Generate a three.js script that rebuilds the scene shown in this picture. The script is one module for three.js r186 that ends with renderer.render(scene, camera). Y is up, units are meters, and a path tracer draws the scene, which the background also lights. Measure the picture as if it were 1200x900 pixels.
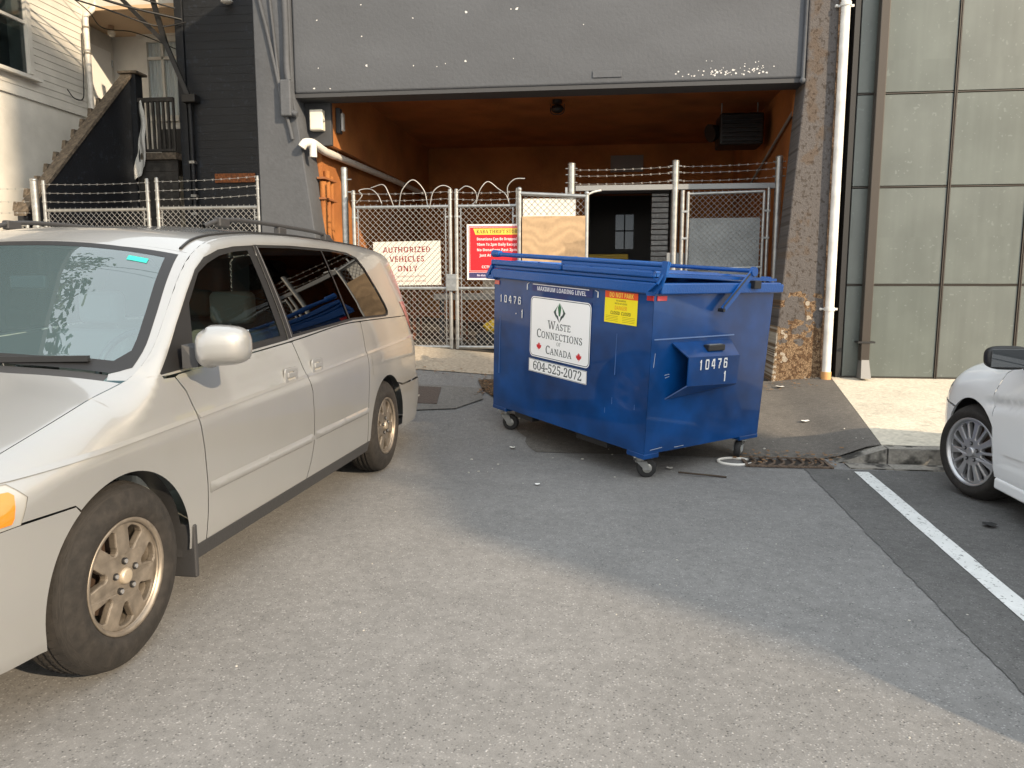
import * as THREE from 'three';
import { mergeGeometries, mergeVertices, toCreasedNormals } from 'three/addons/utils/BufferGeometryUtils.js';
import { RoundedBoxGeometry } from 'three/addons/geometries/RoundedBoxGeometry.js';

// ------------------------------------------------------------------ camera, sky, sun, exposure
const scene = new THREE.Scene();
const camera = new THREE.PerspectiveCamera(53.66, 1024 / 768, 0.05, 600);
camera.position.set(0, 1.38, 9.1);
camera.rotation.set(-Math.atan(117 / 890), THREE.MathUtils.degToRad(7), 0, 'YXZ');
scene.add(camera);

const SUN_AZ = THREE.MathUtils.degToRad(52), SUN_EL = THREE.MathUtils.degToRad(25);
const sunDir = new THREE.Vector3(Math.cos(SUN_EL) * Math.sin(SUN_AZ), Math.sin(SUN_EL), Math.cos(SUN_EL) * Math.cos(SUN_AZ));
{ // clear late-afternoon sky: bluer overhead, pale at the horizon, a soft glow round the sun
  const w = 512, h = 256, data = new Float32Array(w * h * 4);
  for (let j = 0; j < h; j++) for (let i = 0; i < w; i++) {
    const el = ((j + .5) / h - .5) * Math.PI, az = ((i + .5) / w - .5) * 2 * Math.PI;
    const d = new THREE.Vector3(Math.cos(el) * Math.cos(az), Math.sin(el), Math.cos(el) * Math.sin(az));
    const t = Math.pow(Math.max(0, Math.sin(el)), .55), c = Math.max(0, d.dot(sunDir));
    const g = .5 * Math.pow(c, 6) + .6 * Math.pow(c, 40);
    const k = (j * w + i) * 4, s = 1.32;
    data[k] = s * (1.07 - .33 * t + g * 1.0); data[k + 1] = s * (1.03 - .21 * t + g * .85); data[k + 2] = s * (.95 - .06 * t + g * .6); data[k + 3] = 1;
  }
  const tex = new THREE.DataTexture(data, w, h, THREE.RGBAFormat, THREE.FloatType);
  tex.mapping = THREE.EquirectangularReflectionMapping; tex.magFilter = THREE.LinearFilter; tex.minFilter = THREE.LinearFilter; tex.needsUpdate = true;
  scene.background = tex; scene.environment = tex;
}
const sun = new THREE.DirectionalLight(new THREE.Color().setRGB(1, .79, .54), 4.0);
sun.position.copy(sunDir).multiplyScalar(60); sun.castShadow = true; sun.shadow.radius = 1.3;
sun.shadow.mapSize.set(4096, 4096);
Object.assign(sun.shadow.camera, { left: -22, right: 22, top: 22, bottom: -22, near: 1, far: 130 });
scene.add(sun); scene.add(sun.target);
const renderer = new THREE.WebGLRenderer({ antialias: true });
renderer.toneMapping = THREE.LinearToneMapping;
renderer.toneMappingExposure = 1.55;
renderer.shadowMap.enabled = true;

// ------------------------------------------------------------------ helpers
let seed = 12345;
const rnd = () => { seed = (seed + 0x6D2B79F5) | 0; let t = Math.imul(seed ^ (seed >>> 15), 1 | seed); t = (t + Math.imul(t ^ (t >>> 7), 61 | t)) ^ t; return ((t ^ (t >>> 14)) >>> 0) / 4294967296; };
const rr = (a, b) => a + (b - a) * rnd();
const V3 = (x, y, z) => new THREE.Vector3(x, y, z);
const clamp = (x, a, b) => Math.max(a, Math.min(b, x));
const sstep = (a, b, x) => { const t = clamp((x - a) / (b - a), 0, 1); return t * t * (3 - 2 * t); };
const hash2 = (i, j, s) => { let h = Math.imul(i, 374761393) ^ Math.imul(j, 668265263) ^ Math.imul(s, 1274126177); h = Math.imul(h ^ (h >>> 13), 1274126177); return ((h ^ (h >>> 16)) >>> 0) / 4294967296; };
function vnoise(x, y, per, s) { // periodic value noise
  const i = Math.floor(x), j = Math.floor(y), fx = x - i, fy = y - j, u = fx * fx * (3 - 2 * fx), v = fy * fy * (3 - 2 * fy);
  const m = (a) => ((a % per) + per) % per;
  const a = hash2(m(i), m(j), s), b = hash2(m(i + 1), m(j), s), c = hash2(m(i), m(j + 1), s), d = hash2(m(i + 1), m(j + 1), s);
  return a + (b - a) * u + (c - a) * v + (a - b - c + d) * u * v;
}
function fbm(u, v, f, oct, s) { let a = .5, r = 0, n = 0; for (let o = 0; o < oct; o++) { r += a * vnoise(u * f, v * f, f, s + o); n += a; a *= .5; f *= 2; } return r / n; }
function dataTex(n, fn, srgb, size, aspect = 1) { // fn(u,v,i,j) -> [r,g,b] 0..1 ; size = metres per tile
  const m = Math.round(n * aspect), d = new Uint8Array(n * m * 4);
  for (let j = 0; j < m; j++) for (let i = 0; i < n; i++) { const c = fn(i / n, j / m, i, j), k = (j * n + i) * 4; d[k] = clamp(c[0], 0, 1) * 255; d[k + 1] = clamp(c[1], 0, 1) * 255; d[k + 2] = clamp(c[2], 0, 1) * 255; d[k + 3] = 255; }
  const t = new THREE.DataTexture(d, n, m); t.wrapS = t.wrapT = THREE.RepeatWrapping; t.magFilter = THREE.LinearFilter; t.minFilter = THREE.LinearMipmapLinearFilter; t.generateMipmaps = true;
  if (srgb) t.colorSpace = THREE.SRGBColorSpace; t.repeat.set(1 / size, 1 / (size * aspect)); t.needsUpdate = true; return t;
}
function canvasTex(w, h, draw) {
  const c = document.createElement('canvas'); c.width = w; c.height = h; const g = c.getContext('2d'); draw(g, w, h);
  const t = new THREE.CanvasTexture(c); t.colorSpace = THREE.SRGBColorSpace; t.anisotropy = 8; return t;
}
const lin = (r, g, b) => new THREE.Color().setRGB(r, g, b);
const std = (c, roughness, o = {}) => new THREE.MeshStandardMaterial({ color: c, roughness, side: THREE.DoubleSide, ...o });
const phys = (c, roughness, o = {}) => new THREE.MeshPhysicalMaterial({ color: c, roughness, side: THREE.DoubleSide, ...o });
const taken = {};
const numbered = (n) => { taken[n] = (taken[n] ?? -1) + 1; return taken[n] ? n + '_' + String(taken[n]).padStart(3, '0') : n; };
function sh(o) { o.traverse((m) => { if (m.isMesh) { m.castShadow = true; m.receiveShadow = true; } }); return o; }
function tag(o, label, category, group) { o.userData.label = label; o.userData.category = category; if (group) o.userData.group = group; return o; }
function thing(name, label, category, [x, y, z] = [0, 0, 0], turn = 0, group) { const o = new THREE.Group(); o.name = numbered(name); o.position.set(x, y, z); o.rotation.y = turn; scene.add(o); return tag(o, label, category, group); }
function uvBox(g, ox = 0, oy = 0) { // uv in metres by the dominant direction of each face
  g = g.index ? g.toNonIndexed() : g; const p = g.attributes.position, n = g.attributes.normal, uv = new Float32Array(p.count * 2);
  for (let i = 0; i < p.count; i++) { const ax = Math.abs(n.getX(i)), ay = Math.abs(n.getY(i)), az = Math.abs(n.getZ(i)); let u, v;
    if (ay >= ax && ay >= az) { u = p.getX(i); v = p.getZ(i); } else if (ax >= az) { u = p.getZ(i); v = p.getY(i); } else { u = p.getX(i); v = p.getY(i); }
    uv[2 * i] = u + ox; uv[2 * i + 1] = v + oy; }
  g.setAttribute('uv', new THREE.BufferAttribute(uv, 2)); return g;
}
class MB { // collects pieces and merges them into one mesh
  constructor() { this.g = []; }
  add(g, m) { g = g.index ? g.toNonIndexed() : g; if (m) g.applyMatrix4(m); for (const k of Object.keys(g.attributes)) if (!['position', 'normal', 'uv'].includes(k)) g.deleteAttribute(k); this.g.push(uvBox(g)); return this; }
  box(x0, x1, y0, y1, z0, z1) { const g = new THREE.BoxGeometry(x1 - x0, y1 - y0, z1 - z0); g.translate((x0 + x1) / 2, (y0 + y1) / 2, (z0 + z1) / 2); return this.add(g); }
  rbox(x0, x1, y0, y1, z0, z1, r = .01, s = 2) { const g = new RoundedBoxGeometry(x1 - x0, y1 - y0, z1 - z0, s, r); g.translate((x0 + x1) / 2, (y0 + y1) / 2, (z0 + z1) / 2); return this.add(g); }
  bar(a, b, w, h = w, roll = 0) { const A = V3(...a), B = V3(...b), d = B.clone().sub(A), L = d.length(); const g = new THREE.BoxGeometry(w, h, L); const m = new THREE.Matrix4().lookAt(B, A, Math.abs(d.y) > .95 * L ? V3(0, 0, 1) : V3(0, 1, 0)); if (roll) m.multiply(new THREE.Matrix4().makeRotationZ(roll)); m.setPosition(A.add(B).multiplyScalar(.5)); return this.add(g, m); }
  cyl(a, b, r, r2 = r, seg = 12) { const A = V3(...a), B = V3(...b), d = B.clone().sub(A), L = d.length(); const g = new THREE.CylinderGeometry(r2, r, L, seg); const q = new THREE.Quaternion().setFromUnitVectors(V3(0, 1, 0), d.normalize()); return this.add(g, new THREE.Matrix4().compose(A.add(B).multiplyScalar(.5), q, V3(1, 1, 1))); }
  tube(pts, r, seg = 32, rad = 8, closed = false) { return this.add(new THREE.TubeGeometry(new THREE.CatmullRomCurve3(pts.map((p) => V3(...p)), closed, 'centripetal'), seg, r, rad, closed)); }
  sphere(x, y, z, r, sx = 1, sy = 1, sz = 1, seg = 16) { const g = new THREE.SphereGeometry(r, seg, Math.max(6, seg * .7 | 0)); g.scale(sx, sy, sz); g.translate(x, y, z); return this.add(g); }
  lathe(prof, seg = 48, m) { return this.add(new THREE.LatheGeometry(prof.map((p) => new THREE.Vector2(...p)), seg), m); }
  prism(pts, z0, z1, bevel = 0) { const s = new THREE.Shape(pts.map((p) => new THREE.Vector2(...p))); const g = new THREE.ExtrudeGeometry(s, { depth: z1 - z0 - 2 * bevel, bevelEnabled: bevel > 0, bevelSize: bevel, bevelThickness: bevel, bevelOffset: -bevel, bevelSegments: 2 }); g.translate(0, 0, z0 + bevel); return this.add(g); }
  hexa(b, t) { // eight corners: b[0..3] one face, t[0..3] the opposite one
    const P = [...b, ...t], q = [[0, 1, 2, 3], [7, 6, 5, 4], [0, 4, 5, 1], [1, 5, 6, 2], [2, 6, 7, 3], [3, 7, 4, 0]], pos = [];
    const cen = P.reduce((a, p) => a.map((v, i) => v + p[i] / 8), [0, 0, 0]);
    for (const f of q) for (const tri of [[0, 1, 2], [0, 2, 3]]) { let T = tri.map((k) => V3(...P[f[k]])); const n = T[1].clone().sub(T[0]).cross(T[2].clone().sub(T[0])); const o = T[0].clone().add(T[1]).add(T[2]).divideScalar(3).sub(V3(...cen)); if (n.dot(o) < 0) T = [T[0], T[2], T[1]]; T.forEach((v) => pos.push(v.x, v.y, v.z)); }
    const g = new THREE.BufferGeometry(); g.setAttribute('position', new THREE.Float32BufferAttribute(pos, 3)); g.computeVertexNormals(); return this.add(g);
  }
  plate(q, t) { // quad (4 points, outer face counter-clockwise) thickened inwards by t
    const a = V3(...q[0]), n = V3(...q[1]).sub(a).cross(V3(...q[3]).sub(a)).normalize().multiplyScalar(-t); return this.hexa(q, q.map((p) => [p[0] + n.x, p[1] + n.y, p[2] + n.z]));
  }
  build(name, m, parent = scene) { const g = this.g.length > 1 ? mergeGeometries(this.g) : this.g[0]; const o = new THREE.Mesh(g, m); o.name = parent === scene ? numbered(name) : name; parent.add(o); return o; }
}
const mb = () => new MB();
function struct(o) { o.userData.kind = 'structure'; return o; }
function stuff(o) { o.userData.kind = 'stuff'; return o; }
// triangulate a 2-D outline and refine it so that every edge is shorter than maxLen
function tess(contour, holes, maxLen) {
  const c = contour.map((p) => new THREE.Vector2(...p)), hs = (holes || []).map((h) => h.map((p) => new THREE.Vector2(...p)));
  const pts = [...contour, ...(holes || []).flat()].map((p) => [p[0], p[1]]);
  let tris = THREE.ShapeUtils.triangulateShape(c, hs);
  for (let it = 0; it < 12; it++) {
    const mid = new Map(); let any = false;
    const m = (a, b) => { const d = Math.hypot(pts[a][0] - pts[b][0], pts[a][1] - pts[b][1]); if (d <= maxLen) return -1; const k = a < b ? a * 1e6 + b : b * 1e6 + a; if (!mid.has(k)) { mid.set(k, pts.length); pts.push([(pts[a][0] + pts[b][0]) / 2, (pts[a][1] + pts[b][1]) / 2]); } any = true; return mid.get(k); };
    const out = [];
    for (let [a, b, d] of tris) {
      let ab = m(a, b), bd = m(b, d), da = m(d, a); const n = (ab >= 0) + (bd >= 0) + (da >= 0);
      if (n === 0) out.push([a, b, d]);
      else if (n === 3) out.push([a, ab, da], [ab, b, bd], [da, bd, d], [ab, bd, da]);
      else if (n === 1) { if (ab >= 0) out.push([a, ab, d], [ab, b, d]); else if (bd >= 0) out.push([a, b, bd], [a, bd, d]); else out.push([a, b, da], [da, b, d]); }
      else { while (ab >= 0 && bd >= 0 ? false : true) { [a, b, d] = [b, d, a];[ab, bd, da] = [bd, da, ab]; } out.push([ab, b, bd]); const D = (p, q) => Math.hypot(pts[p][0] - pts[q][0], pts[p][1] - pts[q][1]); if (D(a, bd) < D(ab, d)) out.push([a, ab, bd], [a, bd, d]); else out.push([a, ab, d], [ab, bd, d]); }
    }
    tris = out; if (!any) break;
  }
  return { pts, tris };
}
function surf(contour, holes, maxLen, map, ref, uvf) { // map(a,b)->[x,y,z]; ref = outward direction
  const { pts, tris } = tess(contour, holes, maxLen), e = .004, pos = [], nor = [], uv = [], R = V3(...ref);
  for (const [a, b] of pts) {
    const p = map(a, b), p1 = V3(...map(a + e, b)).sub(V3(...map(a - e, b))), p2 = V3(...map(a, b + e)).sub(V3(...map(a, b - e))); const n = p1.cross(p2).normalize(); if (n.dot(R) < 0) n.negate();
    pos.push(...p); nor.push(n.x, n.y, n.z); const q = uvf ? uvf(p, a, b) : [a, b]; uv.push(...q);
  }
  const idx = []; for (let [a, b, d] of tris) { const P = (i) => V3(pos[3 * i], pos[3 * i + 1], pos[3 * i + 2]); const A = P(a), n = P(b).sub(A).cross(P(d).sub(A)); if (n.dot(V3(nor[3 * a], nor[3 * a + 1], nor[3 * a + 2])) < 0) [b, d] = [d, b]; idx.push(a, b, d); }
  const g = new THREE.BufferGeometry(); g.setAttribute('position', new THREE.Float32BufferAttribute(pos, 3)); g.setAttribute('normal', new THREE.Float32BufferAttribute(nor, 3)); g.setAttribute('uv', new THREE.Float32BufferAttribute(uv, 2)); g.setIndex(idx); return g;
}
function meshOf(name, g, m, parent = scene) { const o = new THREE.Mesh(g, m); o.name = parent === scene ? numbered(name) : name; parent.add(o); return o; }
function inset(poly, d) { // move an outline inwards
  const n = poly.length; let A = 0; for (let i = 0; i < n; i++) { const p = poly[i], q = poly[(i + 1) % n]; A += p[0] * q[1] - q[0] * p[1]; } const s = A > 0 ? 1 : -1;
  return poly.map((p, i) => { const a = poly[(i + n - 1) % n], b = poly[(i + 1) % n]; let e1 = [p[0] - a[0], p[1] - a[1]], e2 = [b[0] - p[0], b[1] - p[1]]; const l1 = Math.hypot(...e1) || 1, l2 = Math.hypot(...e2) || 1; const n1 = [-e1[1] / l1 * s, e1[0] / l1 * s], n2 = [-e2[1] / l2 * s, e2[0] / l2 * s]; let m = [n1[0] + n2[0], n1[1] + n2[1]]; const k = Math.max(.35, (1 + n1[0] * n2[0] + n1[1] * n2[1])); return [p[0] + d * m[0] / k, p[1] + d * m[1] / k]; });
}
function table(xs, ys) { // smooth monotone interpolation
  const n = xs.length, d = [], m = []; for (let i = 0; i < n - 1; i++) d.push((ys[i + 1] - ys[i]) / (xs[i + 1] - xs[i]));
  m.push(d[0]); for (let i = 1; i < n - 1; i++) m.push(d[i - 1] * d[i] <= 0 ? 0 : 2 * d[i - 1] * d[i] / (d[i - 1] + d[i])); m.push(d[n - 2]);
  return (x) => { if (x <= xs[0]) return ys[0]; if (x >= xs[n - 1]) return ys[n - 1]; let i = 0; while (x > xs[i + 1]) i++; const h = xs[i + 1] - xs[i], t = (x - xs[i]) / h, t2 = t * t, t3 = t2 * t; return (2 * t3 - 3 * t2 + 1) * ys[i] + (t3 - 2 * t2 + t) * h * m[i] + (-2 * t3 + 3 * t2) * ys[i + 1] + (t3 - t2) * h * m[i + 1]; };
}

// ------------------------------------------------------------------ textures and materials
const N1 = 1024;
function asphaltTex(base, warm, contrast, s0) {
  const a = new Float32Array(N1 * N1); seed = s0;
  for (let j = 0; j < N1; j++) for (let i = 0; i < N1; i++) a[j * N1 + i] = base + contrast * .55 * (rnd() - .5) + .05 * (fbm(i / N1, j / N1, 8, 5, s0) - .5) + .06 * (fbm(i / N1, j / N1, 64, 2, s0 + 9) - .5);
  for (let k = 0; k < 26000; k++) { const x = rnd() * N1 | 0, y = rnd() * N1 | 0, r = rr(.5, 2.1), v = (rnd() < .6 ? 1 : -1) * rr(.02, contrast); for (let dj = -3; dj <= 3; dj++) for (let di = -3; di <= 3; di++) if (di * di + dj * dj <= r * r) a[((y + dj + N1) % N1) * N1 + (x + di + N1) % N1] += v; }
  return { map: dataTex(N1, (u, v, i, j) => { const c = a[j * N1 + i]; return [c * (1 + warm), c, c * (1 - warm)]; }, true, 1.9), bumpMap: dataTex(N1, (u, v, i, j) => { const c = .5 + (a[j * N1 + i] - base) * 1.6; return [c, c, c]; }, false, 1.9) };
}
const asphalt = asphaltTex(.445, .008, .125, 71), asphaltDark = asphaltTex(.35, .01, .11, 172);
const M = {};
M.asphalt = std(0xffffff, .93, { ...asphalt, bumpScale: .004, vertexColors: true });
M.asphaltDark = std(0xffffff, .93, { ...asphaltDark, bumpScale: .004, vertexColors: true });
const noiseTex = (lo, hi, f, oct, size, s, n = 512, tint = [1, 1, 1]) => dataTex(n, (u, v) => { const c = lo + (hi - lo) * fbm(u, v, f, oct, s); return [c * tint[0], c * tint[1], c * tint[2]]; }, true, size);
const bumpTex = (f, oct, size, s, n = 512) => dataTex(n, (u, v) => { const c = fbm(u, v, f, oct, s); return [c, c, c]; }, false, size);
const grainBump = bumpTex(64, 3, .6, 31), waveBump = bumpTex(4, 2, 1.2, 77, 256);
const concreteMap = dataTex(512, (u, v) => { const c = .84 + .12 * (fbm(u, v, 6, 5, 5) - .5) + .12 * (fbm(u, v, 128, 1, 8) - .5) - (fbm(u, v, 24, 2, 60) > .72 ? .05 : 0); return [c, c * .985, c * .95]; }, true, 2.6);
M.concrete = std(lin(.8, .76, .68), .9, { map: concreteMap, bumpMap: grainBump, bumpScale: .003 });
M.kerb = std(lin(.36, .35, .33), .9, { map: dataTex(512, (u, v) => { const d = fbm(u, v, 10, 4, 15), c = .86 - .5 * sstep(.5, .72, d) + .16 * (fbm(u, v, 100, 1, 6) - .5); return [c, c * .98, c * .95]; }, true, 1.3), bumpMap: grainBump, bumpScale: .004 });
M.paintWhite = std(lin(.74, .75, .74), .75, { map: dataTex(512, (u, v) => { const w = 1 - .35 * sstep(.68, .78, fbm(u, v, 48, 3, 90)); const c = w * (.9 + .1 * fbm(u, v, 10, 3, 4)); return [c, c, c]; }, true, .7), bumpMap: grainBump, bumpScale: .002 });
M.galv = std(lin(.44, .45, .45), .42, { metalness: .75, map: noiseTex(.78, 1, 12, 3, .4, 3, 256) });
M.wire = std(lin(.36, .36, .355), .5, { metalness: .5 });
M.black = std(lin(.012, .012, .013), .5);
M.blackRubber = std(lin(.016, .016, .017), .75);
M.darkPlastic = std(lin(.03, .03, .032), .6, { bumpMap: grainBump, bumpScale: .0005 });
M.whitePvc = std(lin(.82, .8, .76), .4, { map: noiseTex(.82, 1, 6, 4, .5, 40, 256) });

// ------------------------------------------------------------------ ground
const riseX = (x) => x < 1.9 ? Math.min(.75, .42 - .09 * x) : x < 2.6 ? .249 + (x - 1.9) / .7 * .05 : .299;
function gH(x, z) { const t = clamp((3.3 - z) / 3.3, 0, 1), s = (t < .15 ? t * t / .3 : t - .075) / .925; return riseX(x) * s; }
const walkY = (z) => .13 + .18 * clamp((3.0 - z) / 3.0, 0, 1.3);
const walkEdge = (z) => 2.60 - .44 * clamp(z / 2.96, -.2, 1);
function driveH(x, z) { const g = gH(x, z), e = walkEdge(z); if (z > 2.97) return g; const k = sstep(1.72, e, x); return g + (Math.max(g, walkY(z) - .002) - g) * k; }
const coarse = (x, z, a = .16) => { const n = fbm(((x + 64) / 128) % 1, ((z + 64) / 128) % 1, 64, 4, 21), m = fbm(((x + 64) / 128) % 1, ((z + 64) / 128) % 1, 16, 3, 45); a *= .6; return 1 + a * (n - .5) * 2 + a * .8 * (m - .5) * 2; };
function sheet(name, poly, off, m, hf = gH, max = .3, colour) {
  const g = surf(poly, null, max, (x, z) => [x, hf(x, z) + off, z], [0, 1, 0], (p) => [p[0], p[2]]);
  const p = g.attributes.position, c = new Float32Array(p.count * 3); for (let i = 0; i < p.count; i++) { const k = colour ? colour(p.getX(i), p.getZ(i)) : [1, 1, 1]; c.set(k, 3 * i); }
  if (m.vertexColors) g.setAttribute('color', new THREE.BufferAttribute(c, 3)); return struct(meshOf(name, g, m));
}
{ // far ground, under everything
  const g = new THREE.PlaneGeometry(500, 500, 1, 1); g.rotateX(-Math.PI / 2); g.translate(0, -.06, 0); const p = g.attributes.position, uv = g.attributes.uv; for (let i = 0; i < p.count; i++) uv.setXY(i, p.getX(i), p.getZ(i));
  struct(meshOf('ground', g, std(lin(.09, .088, .085), .95)));
}
{ // road: one sheet that rises towards the building
  const xs = [], zs = []; for (let x = -26; x < -6; x += 2) xs.push(x); for (let x = -6; x < -3.67; x += .5) xs.push(x); for (let x = -3.6666667; x < 6; x += .16) xs.push(x); for (let x = 6; x <= 26; x += 2) xs.push(x);
  for (let z = -10.5; z < 0; z += .75) zs.push(z); for (let z = 0; z < 9; z += .15) zs.push(z); for (let z = 9; z <= 33; z += 2) zs.push(z);
  const pos = [], uv = [], col = [], idx = [];
  for (const z of zs) for (const x of xs) { pos.push(x, gH(x, z), z); uv.push(x, z); let k = coarse(x, z); const t = 1 + .03 * (fbm(((x + 64) / 128) % 1, ((z + 64) / 128) % 1, 32, 2, 5) - .5); col.push(k * t, k, k / t); }
  for (let j = 0; j < zs.length - 1; j++) for (let i = 0; i < xs.length - 1; i++) { const a = j * xs.length + i, b = a + 1, c = a + xs.length, d = c + 1; idx.push(a, c, b, b, c, d); }
  const g = new THREE.BufferGeometry(); g.setAttribute('position', new THREE.Float32BufferAttribute(pos, 3)); g.setAttribute('uv', new THREE.Float32BufferAttribute(uv, 2)); g.setAttribute('color', new THREE.Float32BufferAttribute(col, 3)); g.setIndex(idx); g.computeVertexNormals();
  struct(meshOf('road', g, M.asphalt));
}
const wob = (a, b, n, amp, s) => { const o = []; for (let i = 0; i <= n; i++) { const t = i / n, q = amp * (hash2(i, s, 3) - .5) * 2 * (i && i < n ? 1 : 0); o.push([a[0] + (b[0] - a[0]) * t + q, a[1] + (b[1] - a[1]) * t + q * .3]); } return o; };
const cc = (a) => (x, z) => { const k = coarse(x, z, a); return [k, k, k]; };
sheet('parking_bay', [...wob([1.50, 3.29], [1.36, 9.2], 130, .007, 4), [1.3, 30], [24, 30], [24, 3.29]], .005, M.asphaltDark, gH, .5, cc(.2));
sheet('driveway', [...wob([-1.2, 1.35], [-.55, 3.02], 14, .03, 8), [1.15, 3.02], [1.72, 2.97], ...[0, .2, .4, .6, .8, 1].map((t) => [walkEdge(2.96 - 2.96 * t) - .004, 2.96 - 2.96 * t]), [2.3, .02], [-1.3, .02]], .005, std(lin(1.05, .98, .9), .93, { ...asphaltDark, bumpScale: .004, vertexColors: true }), driveH, .16, cc(.3));
sheet('left_sidewalk', [...wob([-9.5, 1.05], [-1.25, .86], 30, .02, 6), [-.9, .6], [-.6, -.02], [-9.5, -.02]], .009, std(lin(.5, .44, .37), .9, { map: concreteMap, bumpMap: grainBump, bumpScale: .004 }), gH, .3);
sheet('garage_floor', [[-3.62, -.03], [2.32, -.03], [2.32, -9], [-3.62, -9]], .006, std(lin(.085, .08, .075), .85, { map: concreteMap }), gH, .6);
// raised sidewalk slab, kerb, flared kerb end and gutter
{
  const top = surf([[2.6, -.1], ...[0, .25, .5, .75, 1].map((t) => [walkEdge(2.96 * t), 2.96 * t]), [16, 2.96], [16, -.1]], null, .6, (x, z) => [x, walkY(z), z], [0, 1, 0], (p) => [p[0], p[2]]);
  struct(meshOf('sidewalk', top, M.concrete));
  const edge = mb(); for (let i = 0; i < 5; i++) { const z0 = i * .592, z1 = z0 + .592; edge.hexa([[walkEdge(z0), -.2, z0], [walkEdge(z1), -.2, z1], [walkEdge(z1) + .09, -.2, z1], [walkEdge(z0) + .09, -.2, z0]], [[walkEdge(z0), walkY(z0) + .004, z0], [walkEdge(z1), walkY(z1) + .004, z1], [walkEdge(z1) + .09, walkY(z1) + .004, z1], [walkEdge(z0) + .09, walkY(z0) + .004, z0]]); }
  struct(edge.build('sidewalk_edging', M.concrete));
  const kerb = new THREE.Group(); kerb.name = 'kerb'; scene.add(kerb); struct(kerb);
  for (let i = 0; i < 6; i++) { const x0 = 2.165 + i * 2.2; mb().rbox(x0 + .003, x0 + 2.197, -.12, walkY(2.97) + .002, 2.965, 3.09, .012).build('kerb_stone', M.kerb, kerb); }
  mb().hexa([[1.79, -.1, 2.9], [2.163, -.1, 2.9], [2.163, -.1, 3.09], [1.80, -.1, 3.09]], [[1.79, .012, 2.93], [2.163, .132, 2.93], [2.163, .128, 3.075], [1.80, .006, 3.08]]).build('kerb_ramp', M.kerb, kerb);
  mb().box(2.16, 3.9, -.1, .012, 3.092, 3.26).build('gutter_slab', M.kerb, kerb); mb().box(1.85, 2.154, -.1, .011, 3.092, 3.25).build('gutter_slab', M.kerb, kerb); mb().box(3.906, 9, -.1, .012, 3.092, 3.26).build('gutter_slab', M.kerb, kerb);
}
{ // painted bay line, slightly ragged
  const L = [], Rr = []; for (let i = 0; i <= 60; i++) { const z = 3.36 + i * .13, x = 1.89 - .045 * (z - 3.38); L.push([x - .052 + .006 * (hash2(i, 1, 2) - .5), z]); Rr.push([x + .052 + .006 * (hash2(i, 2, 2) - .5), z]); }
  sheet('parking_line', [...L, ...Rr.reverse()], .009, M.paintWhite, gH, .2);
}
// lighter worn asphalt and a soil patch beside the utility cover
sheet('asphalt_patch', [[-2.6, 1.38], [-1.28, 1.36], [-1.2, 1.7], [-1.42, 2.02], [-1.9, 2.14], [-2.6, 2.1]], .013, std(lin(.9, .88, .84), .95, { ...asphalt, bumpScale: .005, vertexColors: true }), gH, .2, cc(.25));
sheet('soil_patch', [[-1.35, 1.1], [-1.0, .98], [-.7, 1.05], [-.75, 1.5], [-.95, 1.62], [-1.12, 1.6], [-1.25, 1.42]], .017, std(lin(.16, .1, .055), 1, { map: noiseTex(.5, 1, 24, 4, .5, 22, 256), bumpMap: grainBump, bumpScale: .02 }), gH, .1);

// ------------------------------------------------------------------ building with the garage opening
const greyPaint = (extra = {}) => std(lin(.09, .098, .113), .78, { map: dataTex(512, (u, v) => { const c = .9 + .18 * (fbm(u, v, 5, 5, 51) - .5) + .05 * (fbm(u, v, 90, 1, 52) - .5); return [c, c, c]; }, true, 3.1), bumpMap: bumpTex(40, 4, 1.1, 53), bumpScale: .0025, ...extra });
M.grey = greyPaint();
M.greyDark = std(lin(.045, .047, .052), .75);
M.orange = std(lin(.52, .195, .052), .85, { map: dataTex(512, (u, v) => { const c = .84 + .3 * (fbm(u, v, 6, 5, 61) - .5); return [c, c * (.97 + .06 * fbm(u, v, 9, 2, 62)), c]; }, true, 2.4), bumpMap: bumpTex(24, 4, .9, 63), bumpScale: .006 });
M.darkRoom = std(lin(.24, .23, .22), .85);
M.lintel = greyPaint({ bumpMap: (() => { const t = bumpTex(40, 4, 1.1, 153); t.repeat.set(5.4, 2.7); return t; })(), bumpScale: .0025, map: canvasTex(2048, 1024, (g, w, h) => { // grey coat with chips of old white paint; 6 m x 3 m
  const id = g.createImageData(w, h); for (let j = 0; j < h; j++) for (let i = 0; i < w; i++) { const c = 232 + 44 * (fbm(i / w, j / h, 6, 5, 151) - .5) + 20 * (hash2(i, j, 9) - .5), k = (j * w + i) * 4; id.data[k] = c; id.data[k + 1] = c; id.data[k + 2] = c; id.data[k + 3] = 255; } g.putImageData(id, 0, 0); }) });
M.chip = std(lin(.6, .6, .6), .9);
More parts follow.
